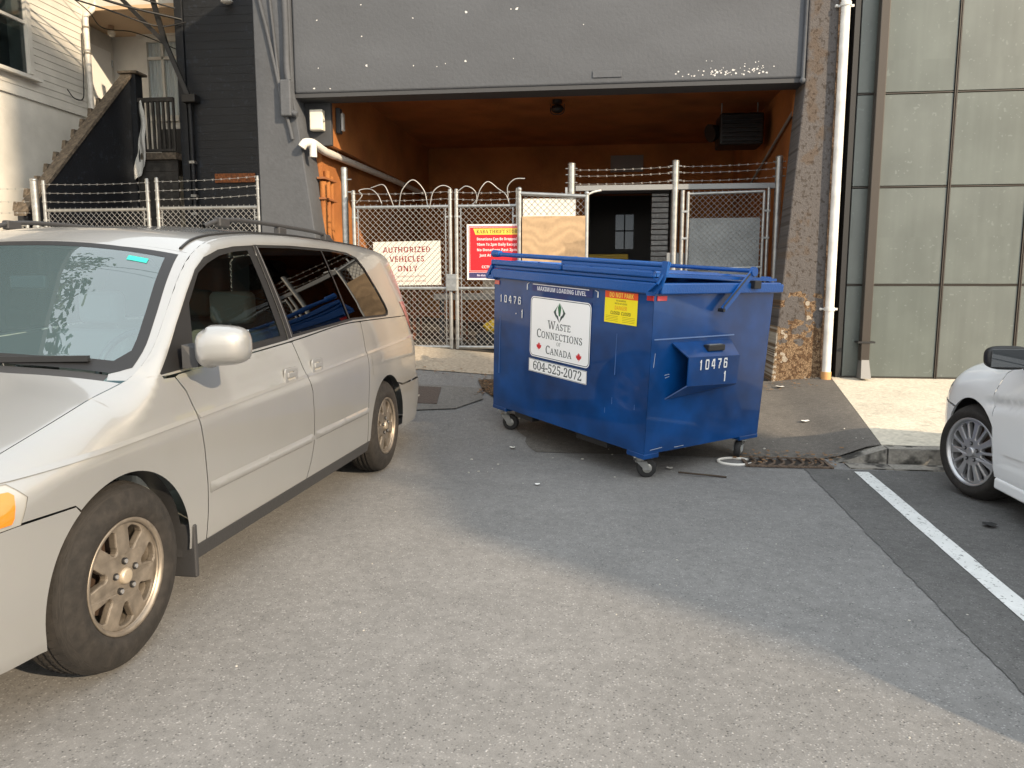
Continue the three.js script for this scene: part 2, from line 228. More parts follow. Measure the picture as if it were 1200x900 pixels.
M.pillarRough = std(lin(.46, .45, .44), .95, { map: canvasTex(512, 2048, (g, w, h) => { // grey paint worn off over brown render, bare aggregate at the foot
  const id = g.createImageData(w, h); for (let j = 0; j < h; j++) for (let i = 0; i < w; i++) {
    const u = i / w, v = j / h, a = u / 11, n = fbm(a, v, 40, 5, 171), n2 = fbm(a, v, 220, 3, 172), n3 = fbm(a, v, 900, 2, 173), k = (j * w + i) * 4, side = Math.abs(u - .62);
    let r = 122, gg = 118, b = 118; const worn = n + .28 * Math.max(0, .25 - side) * 2.2; const kw = .55 * sstep(.66, .8, worn); r += (120 - r) * kw; gg += (101 - gg) * kw; b += (84 - b) * kw; const k2 = sstep(.6, .72, n2); r *= 1 - .22 * k2; gg *= 1 - .25 * k2; b *= 1 - .28 * k2;
    const foot = v + .13 * (fbm(a, v, 60, 4, 174) - .5) * 2; if (foot > .885) { const s = n3; r = 150 + 110 * (s - .4); gg = 124 + 105 * (s - .4); b = 96 + 95 * (s - .4); if (n2 > .56) { r *= .72; gg *= .66; b *= .6; } if (n > .64) { r = 215; gg = 205; b = 190; } }
    if (u < .12 && foot > .9 && n2 > .45) { r = 225; gg = 218; b = 205; }
    const q = 1 + .25 * (n3 - .5); id.data[k] = r * q; id.data[k + 1] = gg * q; id.data[k + 2] = b * q; id.data[k + 3] = 255; } g.putImageData(id, 0, 0); }), bumpMap: (() => { const t = bumpTex(60, 4, .8, 175); t.repeat.set(.7, 8); return t; })(), bumpScale: .004 });
function planarUV(o, x0, x1, y0, y1) { const p = o.geometry.attributes.position, uv = o.geometry.attributes.uv; for (let i = 0; i < p.count; i++) uv.setXY(i, (p.getX(i) - x0) / (x1 - x0), (p.getY(i) - y0) / (y1 - y0)); }
{
  const b = thing('garage_building', 'grey stucco building with a wide orange-walled garage opening', 'building');
  const lw = mb().rbox(-3.75, 2.15, 3.645, 6.6, -.34, 0, .03, 3).build('lintel_wall', M.lintel, b); planarUV(lw, -3.75, 2.25, 3.6, 6.6);
  // flaked spots on the lintel, thin shells of bare plaster
  const ch = mb(); seed = 5; const chip = (x, y, r) => { const n = 7, pts = []; for (let i = 0; i < n; i++) { const a = i / n * 6.283, q = r * rr(.35, .8); pts.push([x + q * Math.cos(a) * 1.2, y + q * Math.sin(a)]); } ch.prism(pts, .0005, .003); };
  for (const [x, y, r] of [[-2.9, 4.27, .012], [-3.44, 4.47, .012], [-3.44, 3.93, .01], [-2.85, 3.94, .022], [-2.28, 3.92, .012], [-1.66, 3.95, .018], [-1.65, 4.49, .022], [-1.06, 4.5, .026], [-1.13, 4.5, .012], [-2.28, 4.45, .012], [-1.1, 3.96, .008], [-2.9, 4.62, .012], [-1.9, 3.93, .01], [-3.5, 3.7, .018], [-3.3, 3.69, .012], [-2, 3.9, .01], [-.3, 4.3, .009], [1.2, 4.55, .01], [.3, 4.75, .01]]) chip(x, y, r);
  for (let i = 0; i < 45; i++) chip(.65 + Math.pow(rnd(), .8) * 1.1, 3.70 + rnd() * .06, rr(.006, .02)); for (let i = 0; i < 18; i++) chip(rr(1.0, 1.9), 3.74 + rnd() * .12, rr(.005, .012));
  ch.build('paint_chips', M.chip, b).userData.kind = 'stuff';
  mb().box(-3.76, 2.16, 3.60, 3.644, -.33, -.012).build('drip_edge', M.greyDark, b);
  mb().rbox(-.19, .14, 3.715, 3.79, -.01, .012, .004).build('vent_cover', M.grey, b);
  mb().prism([[-4.21, .2], [-3.22, .2], [-3.52, 1.93], [-3.752, 3.66], [-3.76, 6.6], [-4.21, 6.6]], -.42, .05, .012).build('pillar', M.grey, b);
  const pr = mb().prism([[1.90, .0], [2.46, .0], [2.46, 6.6], [2.152, 6.6], [2.147, 3.66]], -.4, .06, .015).build('pillar', M.pillarRough, b); pr.userData.label = 'worn pillar with bare aggregate at its foot'; planarUV(pr, 1.9, 2.46, .2, 6.6);
  mb().box(-4.2, -3.6, .1, 3.1, -5.6, -.43).build('side_wall', M.orange, b);
  mb().box(-4.19, -3.42, 3.1, 3.97, -5.6, -.31).build('bulkhead', M.orange, b);
  mb().rbox(-3.78, -3.41, 3.09, 3.62, -.36, -.29, .01).build('bulkhead_end', M.greyDark, b);
  mb().box(2.28, 2.45, .0, 3.97, -5.6, -.41).build('side_wall', M.orange, b);
  mb().box(-4.2, 2.46, 3.95, 4.1, -9.3, -.345).build('ceiling', M.orange, b);
  mb().box(-3.6, -.36, .1, 3.95, -5.85, -5.601).box(1.17, 2.3, .1, 3.95, -5.85, -5.601).box(-.36, 1.17, 3.05, 3.95, -5.85, -5.601).build('back_wall', M.orange, b);
  mb().box(-.9, -.8, .1, 3.96, -9.2, -5.86).box(1.6, 1.7, .1, 3.96, -9.2, -5.86).box(-.9, .2, .1, 3.96, -9.3, -9.2).box(.62, 1.7, .1, 3.96, -9.3, -9.2).box(.2, .62, .1, 2.2, -9.3, -9.2).box(.2, .62, 3.0, 3.96, -9.3, -9.2).build('back_room', M.darkRoom, b);
  const bw = mb().bar([.2, 2.62, -9.22], [.62, 2.62, -9.22], .03).bar([.41, 2.2, -9.22], [.41, 3.0, -9.22], .03).build('window_frame', M.black, b); mb().box(.2, .62, 2.2, 3.0, -9.26, -9.25).build('window_pane', phys(lin(.18, .19, .2), .3, { transmission: 1, thickness: 0 }), bw);
  const df = mb().box(-.42, -.34, .1, 3.1, -5.58, -5.48).box(1.15, 1.24, .1, 3.1, -5.58, -5.48).box(-.42, 1.24, 3.05, 3.14, -5.58, -5.48).build('door_frame', M.greyDark, b);
  for (let i = 0; i < 26; i++) mb().rbox(.82, 1.14, .5 + i * .1, .594 + i * .1, -5.62, -5.59 + .004 * (i % 2), .01, 1).build('shutter_slat', M.galv, b);
  mb().box(.05, .65, 3.45, 3.75, -5.6, -5.56).build('vent_grille', M.darkRoom, b);
  mb().box(-4.21, 2.46, 6.6, 6.75, -9.4, .08).build('roof', M.greyDark, b);
  mb().box(-4.2, -3.76, 4.1, 6.6, -9.3, -.42).box(2.2, 2.46, 3.97, 6.6, -9.3, -.4).box(-4.2, 2.46, 4.1, 6.6, -9.4, -9.3).box(-4.2, -3.6, .1, 4.1, -9.3, -5.6).box(2.28, 2.46, .1, 4.1, -9.3, -5.6).build('outer_wall', M.grey, b);
  mb().box(2.463, 2.60, .1, 6.6, -.6, -.1).build('brick_return', std(lin(.17, .115, .08), .95, { map: noiseTex(.4, 1, 24, 3, .6, 14, 256), bumpMap: bumpTex(24, 3, .4, 81), bumpScale: .02 }), b);
}
{ // things fixed to the garage building
  const d = thing('downpipe', 'tall white downpipe between the worn pillar and the panelled wall', 'pipe', [2.51, 0, .115]);
  mb().cyl([0, .38, 0], [0, 6.5, 0], .048, .048, 20).build('pipe', M.whitePvc, d);
  mb().cyl([0, .27, 0], [0, .39, 0], .056, .056, 16).build('foot_collar', std(lin(.55, .3, .12), .7), d);
  for (const y of [4.36, 1.1]) { const c = mb().cyl([0, y - .02, 0], [0, y + .02, 0], .057, .057, 20).box(-.1, .1, y - .012, y + .012, -.06, -.045).build('clamp', M.whitePvc, d); mb().sphere(-.085, y, -.035, .016).build('bolt', M.whitePvc, c); }
  const c = thing('conduit_run', 'grey conduits gathered into a fitting on the garage pillar', 'conduit', [-3.85, 0, .05]);
  for (const [x0, x1, r, y] of [[-.34, -.04, .02, 3.52], [-.18, -.06, .016, 3.7], [.02, .055, .034, 3.78]]) mb().tube([[x0 + .04, 6.5, r + .002], [x0 + .03, 5, r + .002], [(x0 + x1) / 2 + .02, 4.3, r + .002], [x1, y + .12, r + .005], [x1 + .015, y, r + .01]], r, 40, 10).build('conduit', M.grey, c);
  mb().rbox(-.02, .11, 3.36, 3.78, .003, .1, .02).build('fitting', M.grey, c); mb().cyl([.07, 3.42, .05], [.17, 3.38, .05], .035).build('elbow', M.grey, c);
  mb().tube([[.03, 3.36, .03], [.06, 3.25, .03], [.09, 3.1, .03]], .02, 16, 8).build('tail_pipe', M.grey, c);
  const m = thing('meter_box', 'small cream electrical box under the lintel corner', 'electrical box', [-3.565, 3.38, -.288]);
  mb().rbox(-.085, .085, -.125, .125, .002, .1, .015).build('case', std(lin(.72, .68, .58), .5), m); mb().sphere(.09, -.01, .075, .016).build('latch', M.galv, m); mb().rbox(-.07, .07, -.11, .11, .1, .106, .003).build('cover', std(lin(.76, .72, .62), .5), m);
  const l = thing('bulkhead_light', 'slim caged light on the side of the orange bulkhead', 'light fixture', [-3.418, 3.42, -.52]);
  mb().rbox(.002, .06, -.15, .16, -.05, .05, .012).build('base', M.greyDark, l); mb().rbox(.06, .1, -.12, .1, -.035, .035, .015).build('lens', phys(lin(.75, .74, .7), .2, { transmission: .5, thickness: 0 }), l);
  const dp = thing('drain_pipe', 'white drain pipe sloping along the orange garage wall', 'pipe');
  mb().tube([[-3.63, 3.0, .12], [-3.6, 3.05, .11], [-3.55, 3.07, .0], [-3.52, 3.03, -.3], [-3.5, 3.02, -.6]], .05, 24, 14).cyl([-3.5, 3.02, -.55], [-3.46, 3.1, -5.6], .046).build('pipe', M.whitePvc, dp);
  mb().cyl([-3.53, 2.9, .02], [-3.53, 3.06, .02], .044).build('tee', M.whitePvc, dp); for (const [x, z] of [[-3.5, -.75], [-3.49, -1.9], [-3.47, -3.2]]) mb().cyl([x, 3.02, z], [x, 3.4, z], .006).build('hanger', M.wire, dp);
  const op = thing('painted_pipes', 'orange painted upright pipes clamped to the garage side wall', 'pipe', [-3.56, 0, -.55]);
  for (const [z, r] of [[.2, .045], [.05, .04], [-.1, .03]]) mb().cyl([0, .4, z], [0, 2.86 - Math.abs(z), z], r).build('pipe', M.orange, op);
  for (const y of [2.45, 1.6, 2.7]) mb().box(-.05, .055, y - .012, y + .012, -.16, .27).build('clamp', std(lin(.3, .12, .05), .6), op);
  const cl = thing('ceiling_lamp', 'dark caged lamp hanging from the garage ceiling', 'light fixture', [-.72, 3.948, -2.0]);
  mb().cyl([0, -.05, 0], [0, 0, 0], .07).build('mount', M.black, cl); mb().sphere(0, -.12, 0, .075, 1.2, .8, 1).build('lamp', M.black, cl); mb().tube([[.09, -.12, 0], [0, -.12, .09], [-.09, -.12, 0], [0, -.12, -.09]], .006, 24, 6, true).tube([[.1, -.05, 0], [.08, -.18, 0], [-.08, -.18, 0], [-.1, -.05, 0]], .006).build('cage', M.black, cl);
  const h = thing('unit_heater', 'dark fan heater slung under the ceiling by the right garage wall', 'heater', [1.86, 3.55, -2.5]);
  mb().rbox(-.3, .3, -.22, .22, -.25, .25, .03).build('housing', M.black, h); for (let i = 0; i < 7; i++) mb().bar([-.27, -.18 + i * .06, .27], [.27, -.18 + i * .06, .27], .03, .012, .4).build('louvre', M.black, h); mb().cyl([-.32, 0, .05], [-.42, -.03, .1], .1, .13).build('motor', M.black, h); for (const x of [-.25, .25]) mb().cyl([x, .2, 0], [x, .5, 0], .01).build('hanger', M.wire, h);
  const cp = thing('corner_conduit', 'grey conduit ending beside the worn pillar under the lintel', 'conduit', [2.12, 0, .025]); mb().cyl([0, 3.62, .0], [.03, 6.4, 0], .022).build('pipe', M.grey, cp); mb().sphere(0, 3.61, 0, .035).build('end_cap', M.grey, cp);
  const bp = thing('wall_pipe', 'thin pipe slanting across the right garage wall', 'pipe'); mb().cyl([2.25, 3.55, -.6], [2.22, 2.95, -3.4], .018).build('pipe', M.darkRoom, bp); mb().rbox(2.16, 2.27, 3.35, 3.6, -.62, -.5, .01).build('junction', M.orange, bp);
}
// ------------------------------------------------------------------ panel-clad building on the right
{
  const b = thing('panelled_building', 'building clad in grey green wall panels with dark joints', 'building');
  M.panel = [0, 1, 2].map((i) => std(lin(.122 + .008 * i, .142 + .007 * i, .136 + .008 * i), .36, { map: dataTex(512, (u, v) => { const st = fbm(u, v * .06, 32, 3, 230 + i), c = .82 + .16 * fbm(u, v, 5, 5, 200 + i) + .08 * (st - .5) + .22 * sstep(.8, .86, fbm(u, v, 60, 2, 240 + i)); return [c, c, c * .99]; }, true, 1.9), roughnessMap: null, bumpMap: bumpTex(3, 2, 1.6, 210 + i, 128), bumpScale: .003 }));
  M.trimBrown = std(lin(.05, .042, .036), .45, { metalness: .3 });
  mb().box(2.66, 16, .05, 8, -8, -.05).build('core_wall', M.trimBrown, b);
  const xs = [2.70, 2.92, 3.735, 4.55, 5.365, 6.18, 7.0, 7.8, 8.6], ys = [.315, 1.371, 2.452, 3.454, 4.47, 5.5, 6.5];
  seed = 44; for (let i = 0; i < xs.length - 1; i++) for (let j = 0; j < ys.length - 1; j++) mb().rbox(xs[i] + .018, xs[i + 1] - .018, ys[j] + .012, ys[j + 1] - .012, -.045, -.008, .005, 1).build('wall_panel', M.panel[(i * 2 + j * 5 + (rnd() * 2 | 0)) % 3], b);
  for (const x of xs.slice(1)) { mb().box(x - .014, x - .004, .31, 7, -.05, .006).box(x + .004, x + .014, .31, 7, -.05, .006).build('joint_trim', M.trimBrown, b); }
  for (const y of ys.slice(1)) for (let i = 0; i < xs.length - 1; i++) mb().box(xs[i] + .019, xs[i + 1] - .019, y - .005, y + .005, -.05, -.004).build('joint_strip', M.trimBrown, b);
  mb().box(2.645, 2.70, .2, 7, -.3, .0).build('corner_trim', M.black, b);
  mb().box(2.7, 16, .29, .325, -.05, -.001).build('base_flashing', M.trimBrown, b);
  mb().box(2.6, 16, 8, 8.15, -8, .1).build('parapet', M.trimBrown, b);
  const d = thing('box_downpipe', 'dark brown square downpipe on the panelled wall', 'pipe', [2.915, 0, .0]);
  mb().rbox(-.045, .05, .52, 7, .035, .135, .008).build('pipe', M.trimBrown, d); mb().box(-.02, .03, .8, .84, -.01, .036).box(-.02, .03, 3.8, 3.84, -.01, .036).build('standoff', M.trimBrown, d);
  mb().box(-.085, .1, .72, .74, .02, .145).build('strap', M.black, d); mb().hexa([[-.05, .325, .04], [.06, .325, .04], [.06, .325, .2], [-.05, .325, .2]], [[-.035, .53, .03], [.045, .53, .03], [.045, .53, .14], [-.035, .53, .14]]).build('shoe', std(lin(.2, .2, .2), .5, { metalness: .4 }), d);
}
// ------------------------------------------------------------------ dark sided wing left of the pillar
function siding(name, x0, x1, y0, y1, pitch, depth, m, parent, axis, at) { // lapped boards joined into one part
  const o = mb(); for (let y = y0; y < y1 - .01; y += pitch) { const t = Math.min(y + pitch, y1); if (axis === 'z') o.hexa([[x0, y, at - .02], [x1, y, at - .02], [x1, y, at + depth], [x0, y, at + depth]], [[x0, t, at - .02], [x1, t, at - .02], [x1, t, at + .002], [x0, t, at + .002]]); else o.hexa([[at - .02, y, x0], [at - .02, y, x1], [at + depth, y, x1], [at + depth, y, x0]], [[at - .02, t, x0], [at - .02, t, x1], [at + .002, t, x1], [at + .002, t, x0]]); }
  return stuff(o.build(name, m, parent));
}
M.navy = std(lin(.019, .025, .037), .6, { map: dataTex(512, (u, v) => { const s = fbm(u, v, 40, 3, 301) > .7 && fbm(u, v, 5, 2, 302) > .55 ? 1.5 : 1, c = .6 * (.85 + .3 * fbm(u, v, 8, 4, 303)) * s; return [c, c, c]; }, true, 1.6), bumpMap: grainBump, bumpScale: .003 });
M.houseWhite = std(lin(.76, .74, .69), .75, { map: noiseTex(.84, 1, 6, 5, 2, 310), bumpMap: grainBump, bumpScale: .002 });
M.curtain = std(lin(.7, .72, .74), .9);
M.glassClear = phys(lin(.93, .95, .95), .02, { transmission: 1, thickness: 0, ior: 1.5 });
M.glassDark = phys(lin(.45, .5, .52), .03, { transmission: 1, thickness: 0, ior: 1.5 });
{
  const w = thing('dark_sided_wing', 'dark navy wing with lapped siding left of the garage pillar', 'building');
  mb().box(-6.74, -4.215, .3, 7, -8, -2.73).build('core_wall', M.navy, w);
  siding('siding_boards', -6.62, -4.22, .4, 6.9, .125, .006, M.navy, w, 'z', -2.7);
  mb().rbox(-6.76, -6.63, .4, 7, -2.74, -2.66, .006).build('corner_board', M.navy, w);
  mb().box(-6.9, -4.22, 6.9, 7.05, -8, -2.2).build('eave', M.navy, w);
  const l = thing('eave_light', 'round floodlight high on the dark sided wing', 'light fixture', [-5.84, 5.68, -2.68]); mb().cyl([0, .05, 0], [0, .02, .08], .03).build('arm', M.black, l); mb().sphere(0, 0, .1, .075, 1.3, .5, 1).build('lamp', std(lin(.5, .5, .48), .4), l);
  const dpipe = thing('dark_downpipe', 'dark pipe with pale clips down the corner of the navy wing', 'pipe', [-6.55, 0, -2.62]); mb().cyl([0, .5, 0], [0, 4.3, 0], .035).build('pipe', M.navy, dpipe); for (const y of [2.78, 2.6, 2.5, 3.3]) mb().box(-.045, .045, y - .02, y + .02, -.05, .04).build('clip', M.galv, dpipe);
  const s = thing('lettered_plate', 'small rust orange plate with worn lettering on the navy siding', 'sign', [-5.88, 3.055, -2.67]);
  mb().box(-.335, .335, -.07, .07, -.012, .012).build('plate', std(lin(.42, .12, .02), .6, { map: noiseTex(.45, 1, 24, 3, .5, 320, 256) }), s);
  const b = thing('steel_brace', 'black forked brace from the navy wing corner', 'brace'); mb().bar([-6.52, 4.27, -2.55], [-6.83, 5.08, -2.5], .065).bar([-6.83, 5.07, -2.5], [-7.6, 5.86, -2.45], .06).bar([-6.83, 5.07, -2.5], [-7.06, 5.95, -2.5], .065).build('arms', M.black, b); mb().rbox(-6.62, -6.4, 4.2, 4.32, -2.66, -2.5, .01).build('bracket', M.black, b);
}
// ------------------------------------------------------------------ white house with the outside stair
{
  const h = thing('white_house', 'cream white house with lapped siding over plain render', 'house');
  mb().box(-14, -8.52, -.1, 4.09, -3.0, 9).build('render_wall', M.houseWhite, h);
  mb().box(-14, -8.53, 4.13, 4.44, -3.0, 9).box(-14, -8.53, 4.44, 7.2, -3.0, -1.72).box(-14, -8.53, 5.9, 7.2, -1.72, -.2).box(-14, -8.53, 4.44, 7.2, -.2, 9).build('upper_wall', M.houseWhite, h);
  siding('siding_boards', -3.0, -1.72, 4.13, 7.1, .105, .012, M.houseWhite, h, 'x', -8.51); siding('siding_boards', -1.72, -.2, 4.13, 4.42, .105, .012, M.houseWhite, h, 'x', -8.51); siding('siding_boards', -.2, 3, 4.13, 7.1, .105, .012, M.houseWhite, h, 'x', -8.51);
  mb().box(-8.53, -8.485, 4.09, 4.13, -3.0, 4).build('belt_board', M.houseWhite, h);
  mb().box(-8.56, -8.46, -.1, 7.1, -3.03, -2.93).build('corner_board', M.houseWhite, h);
  const w = mb().box(-8.54, -8.46, 4.46, 5.9, -1.72, -1.64).box(-8.54, -8.46, 4.46, 5.9, -.28, -.2).box(-8.54, -8.46, 5.82, 5.9, -1.64, -.28).box(-8.54, -8.48, 5.15, 5.19, -1.64, -.28).build('window', M.houseWhite, h); w.userData.label = 'sash window with a sloping white sill';
  mb().box(-8.53, -8.52, 4.46, 5.86, -1.66, -.26).build('pane', M.glassDark, w); mb().hexa([[-8.6, 4.38, -1.78], [-8.6, 4.38, -.14], [-8.38, 4.36, -.14], [-8.38, 4.36, -1.78]], [[-8.6, 4.47, -1.78], [-8.6, 4.47, -.14], [-8.38, 4.41, -.14], [-8.38, 4.41, -1.78]]).build('sill', M.houseWhite, w); mb().box(-8.9, -8.85, 4.44, 5.9, -1.72, -.2).build('curtain', std(lin(.18, .18, .18), .9), w);
  mb().box(-9.2, -8.92, .3, 7.2, -4.4, -3.0).build('door_wall', M.houseWhite, h);
  const d = mb().rbox(-8.925, -8.885, 3.6, 5.5, -4.2, -3.4, .008).build('door', std(lin(.78, .77, .74), .5), h); mb().box(-8.885, -8.86, 4.55, 4.72, -3.5, -3.44).build('lock', M.black, d); for (const y of [3.9, 5.25]) mb().cyl([-8.88, y, -4.21], [-8.88, y + .12, -4.21], .014).build('hinge', M.galv, d);
  mb().box(-8.92, -8.30, .3, 7.2, -4.6, -4.32).box(-7.62, -6.0, .3, 7.2, -4.6, -4.32).box(-8.30, -7.62, .3, 4.36, -4.6, -4.32).box(-8.30, -7.62, 5.74, 7.2, -4.6, -4.32).build('porch_wall', M.houseWhite, h);
  const pw = mb().box(-8.32, -8.25, 4.36, 5.76, -4.34, -4.28).box(-7.68, -7.6, 4.36, 5.76, -4.34, -4.28).box(-8.25, -7.68, 5.68, 5.76, -4.34, -4.28).box(-8.25, -7.68, 4.3, 4.4, -4.34, -4.24).box(-8.25, -7.68, 5.38, 5.43, -4.34, -4.3).box(-7.99, -7.95, 4.4, 5.68, -4.34, -4.3).build('window', M.houseWhite, h); pw.userData.label = 'curtained porch window';
  mb().box(-8.4, -7.55, 5.76, 5.82, -4.34, -4.22).build('window_head', M.houseWhite, pw); mb().box(-8.26, -7.67, 4.38, 5.7, -4.345, -4.335).build('pane', M.glassClear, pw);
  const cur = surf([[-8.28, 4.36], [-7.64, 4.36], [-7.64, 5.72], [-8.28, 5.72]], null, .02, (x, y) => [x, y, -4.372 + .014 * Math.sin(x * 75)], [0, 0, 1]); meshOf('curtain', cur, M.curtain, pw);
  mb().box(-9.2, -6.4, 5.80, 5.86, -4.4, -3.03).build('porch_ceiling', std(lin(.62, .45, .3), .8), h);
  mb().box(-9.2, -6.4, 5.86, 7.2, -4.4, -3.03).build('porch_gable', M.houseWhite, h); mb().box(-14, -6.4, 7.2, 7.35, -9, 9).build('roof', M.greyDark, h); mb().box(-14, -6, -.1, 7.2, -9, -8.9).box(-14.1, -14, -.1, 7.2, -9, 9).build('rear_wall', M.houseWhite, h);
  const pl = thing('porch_lamp', 'bare globe lamp under the porch ceiling', 'light fixture', [-8.55, 5.8, -3.75]); mb().cyl([0, -.06, 0], [0, 0, 0], .05).build('holder', std(lin(.45, .3, .2), .6), pl); mb().sphere(0, -.12, 0, .065).build('globe', phys(lin(.9, .85, .75), .3, { transmission: .4, thickness: 0 }), pl);
  const hd = thing('house_downpipe', 'white downpipe at the corner of the cream house', 'pipe', [-8.44, 0, -2.92]); mb().tube([[.1, 6.2, -.15], [.1, 5.95, -.15], [.06, 5.8, -.1], [.02, 5.7, 0], [.02, 5.5, .02], [.02, 5.0, .02], [.02, 3, .02], [.02, .6, .02]], .045, 60, 12).build('pipe', M.whitePvc, hd); for (const y of [5.5, 5.1, 4.2]) mb().cyl([.02, y - .012, .02], [.02, y + .012, .02], .056).build('clip', std(lin(.2, .18, .15), .7), hd);
  const s = thing('outside_stair', 'black sided wooden stair climbing beside the cream house', 'stair');
  M.woodDark = std(lin(.055, .05, .045), .8, { map: noiseTex(.5, 1, 16, 4, .8, 330, 256) }); M.woodWorn = std(lin(.2, .16, .12), .85, { map: noiseTex(.45, 1, 24, 4, .7, 331, 256), bumpMap: grainBump, bumpScale: .004 });
  const ry = (z) => 2.25 + (-z) * .945;
  mb().hexa([[-7.53, .3, .0], [-7.45, .3, .0], [-7.45, .3, -2.55], [-7.53, .3, -2.55]], [[-7.53, ry(0), -.02], [-7.45, ry(0), -.02], [-7.45, ry(-2.55), -2.55], [-7.53, ry(-2.55), -2.55]]).build('parapet', M.navy, s);
  mb().hexa([[-7.58, ry(0) + .002, -.02], [-7.41, ry(0) + .002, -.02], [-7.41, ry(-2.5) + .002, -2.5], [-7.58, ry(-2.5) + .002, -2.5]], [[-7.58, ry(0) + .06, -.02], [-7.41, ry(0) + .06, -.02], [-7.41, ry(-2.5) + .06, -2.5], [-7.58, ry(-2.5) + .06, -2.5]]).build('cap_rail', M.woodWorn, s);
  mb().box(-7.56, -7.36, 3.3, 4.64, -2.66, -2.48).build('newel', M.navy, s); mb().rbox(-7.62, -7.3, 4.64, 4.68, -2.72, -2.42, .01).build('newel_cap', M.woodWorn, s);
  for (let i = 0; i < 13; i++) { const z = -.12 - i * .19, y = ry(z) - .98; mb().box(-8.0, -7.54, y, y + .035, z - .2, z + .06).build('tread', M.woodWorn, s); mb().box(-8.0, -7.54, y - .18, y, z - .0, z + .03).build('riser', M.woodDark, s); }
  for (let i = 0; i < 10; i++) { const z = -.1 - i * .2; mb().hexa([[-7.64, ry(z) - .02, z - .05], [-7.585, ry(z) - .02, z - .05], [-7.585, ry(z) - .02, z + .03], [-7.64, ry(z) - .02, z + .03]], [[-7.63, ry(z) + .1, z - .06], [-7.585, ry(z) + .1, z - .06], [-7.585, ry(z) + .1, z + .01], [-7.63, ry(z) + .1, z + .01]]).build('rail_bracket', M.woodWorn, s); }
  mb().box(-8.5, -6.76, 3.34, 3.44, -4.3, -2.5).build('landing', M.woodWorn, s); siding('skirting', -7.44, -6.77, .5, 3.33, .14, .01, M.woodDark, s, 'z', -2.55);
  mb().box(-7.36, -6.77, 4.22, 4.28, -2.56, -2.5).build('hand_rail', M.woodDark, s); mb().box(-7.36, -6.77, 3.46, 3.5, -2.55, -2.51).build('foot_rail', M.woodDark, s);
  for (let i = 0; i < 7; i++) { const x = -7.29 + i * .085, wd = i === 3 ? .026 : .015; mb().box(x - wd, x + wd, 3.5, 4.22, -2.55, -2.51).build('baluster', M.woodDark, s); }
  mb().box(-7.3, -6.8, 3.445, 3.9, -3.2, -3.0).build('stored_box', std(lin(.05, .045, .04), .8), s);
  // torn sheet of pale plastic hanging on the stair
  const sh1 = surf([[0, 1.06], [.05, 1.1], [.08, .95], [.07, .5], [.04, .2], [-.05, .08], [-.22, -.05], [-.16, .15], [-.08, .4], [-.02, .8]], null, .03, (a, b) => [-7.3 + a, 3.0 + b * 1.12, -2.46 + .03 * Math.sin(a * 40) + .02 * Math.sin(b * 14)], [0, 0, 1]);
  tag(meshOf('plastic_sheet', sh1, std(lin(.5, .5, .48), .5, { bumpMap: grainBump, bumpScale: .01 })), 'torn pale plastic strip hanging from the stair railing', 'plastic sheet');
}
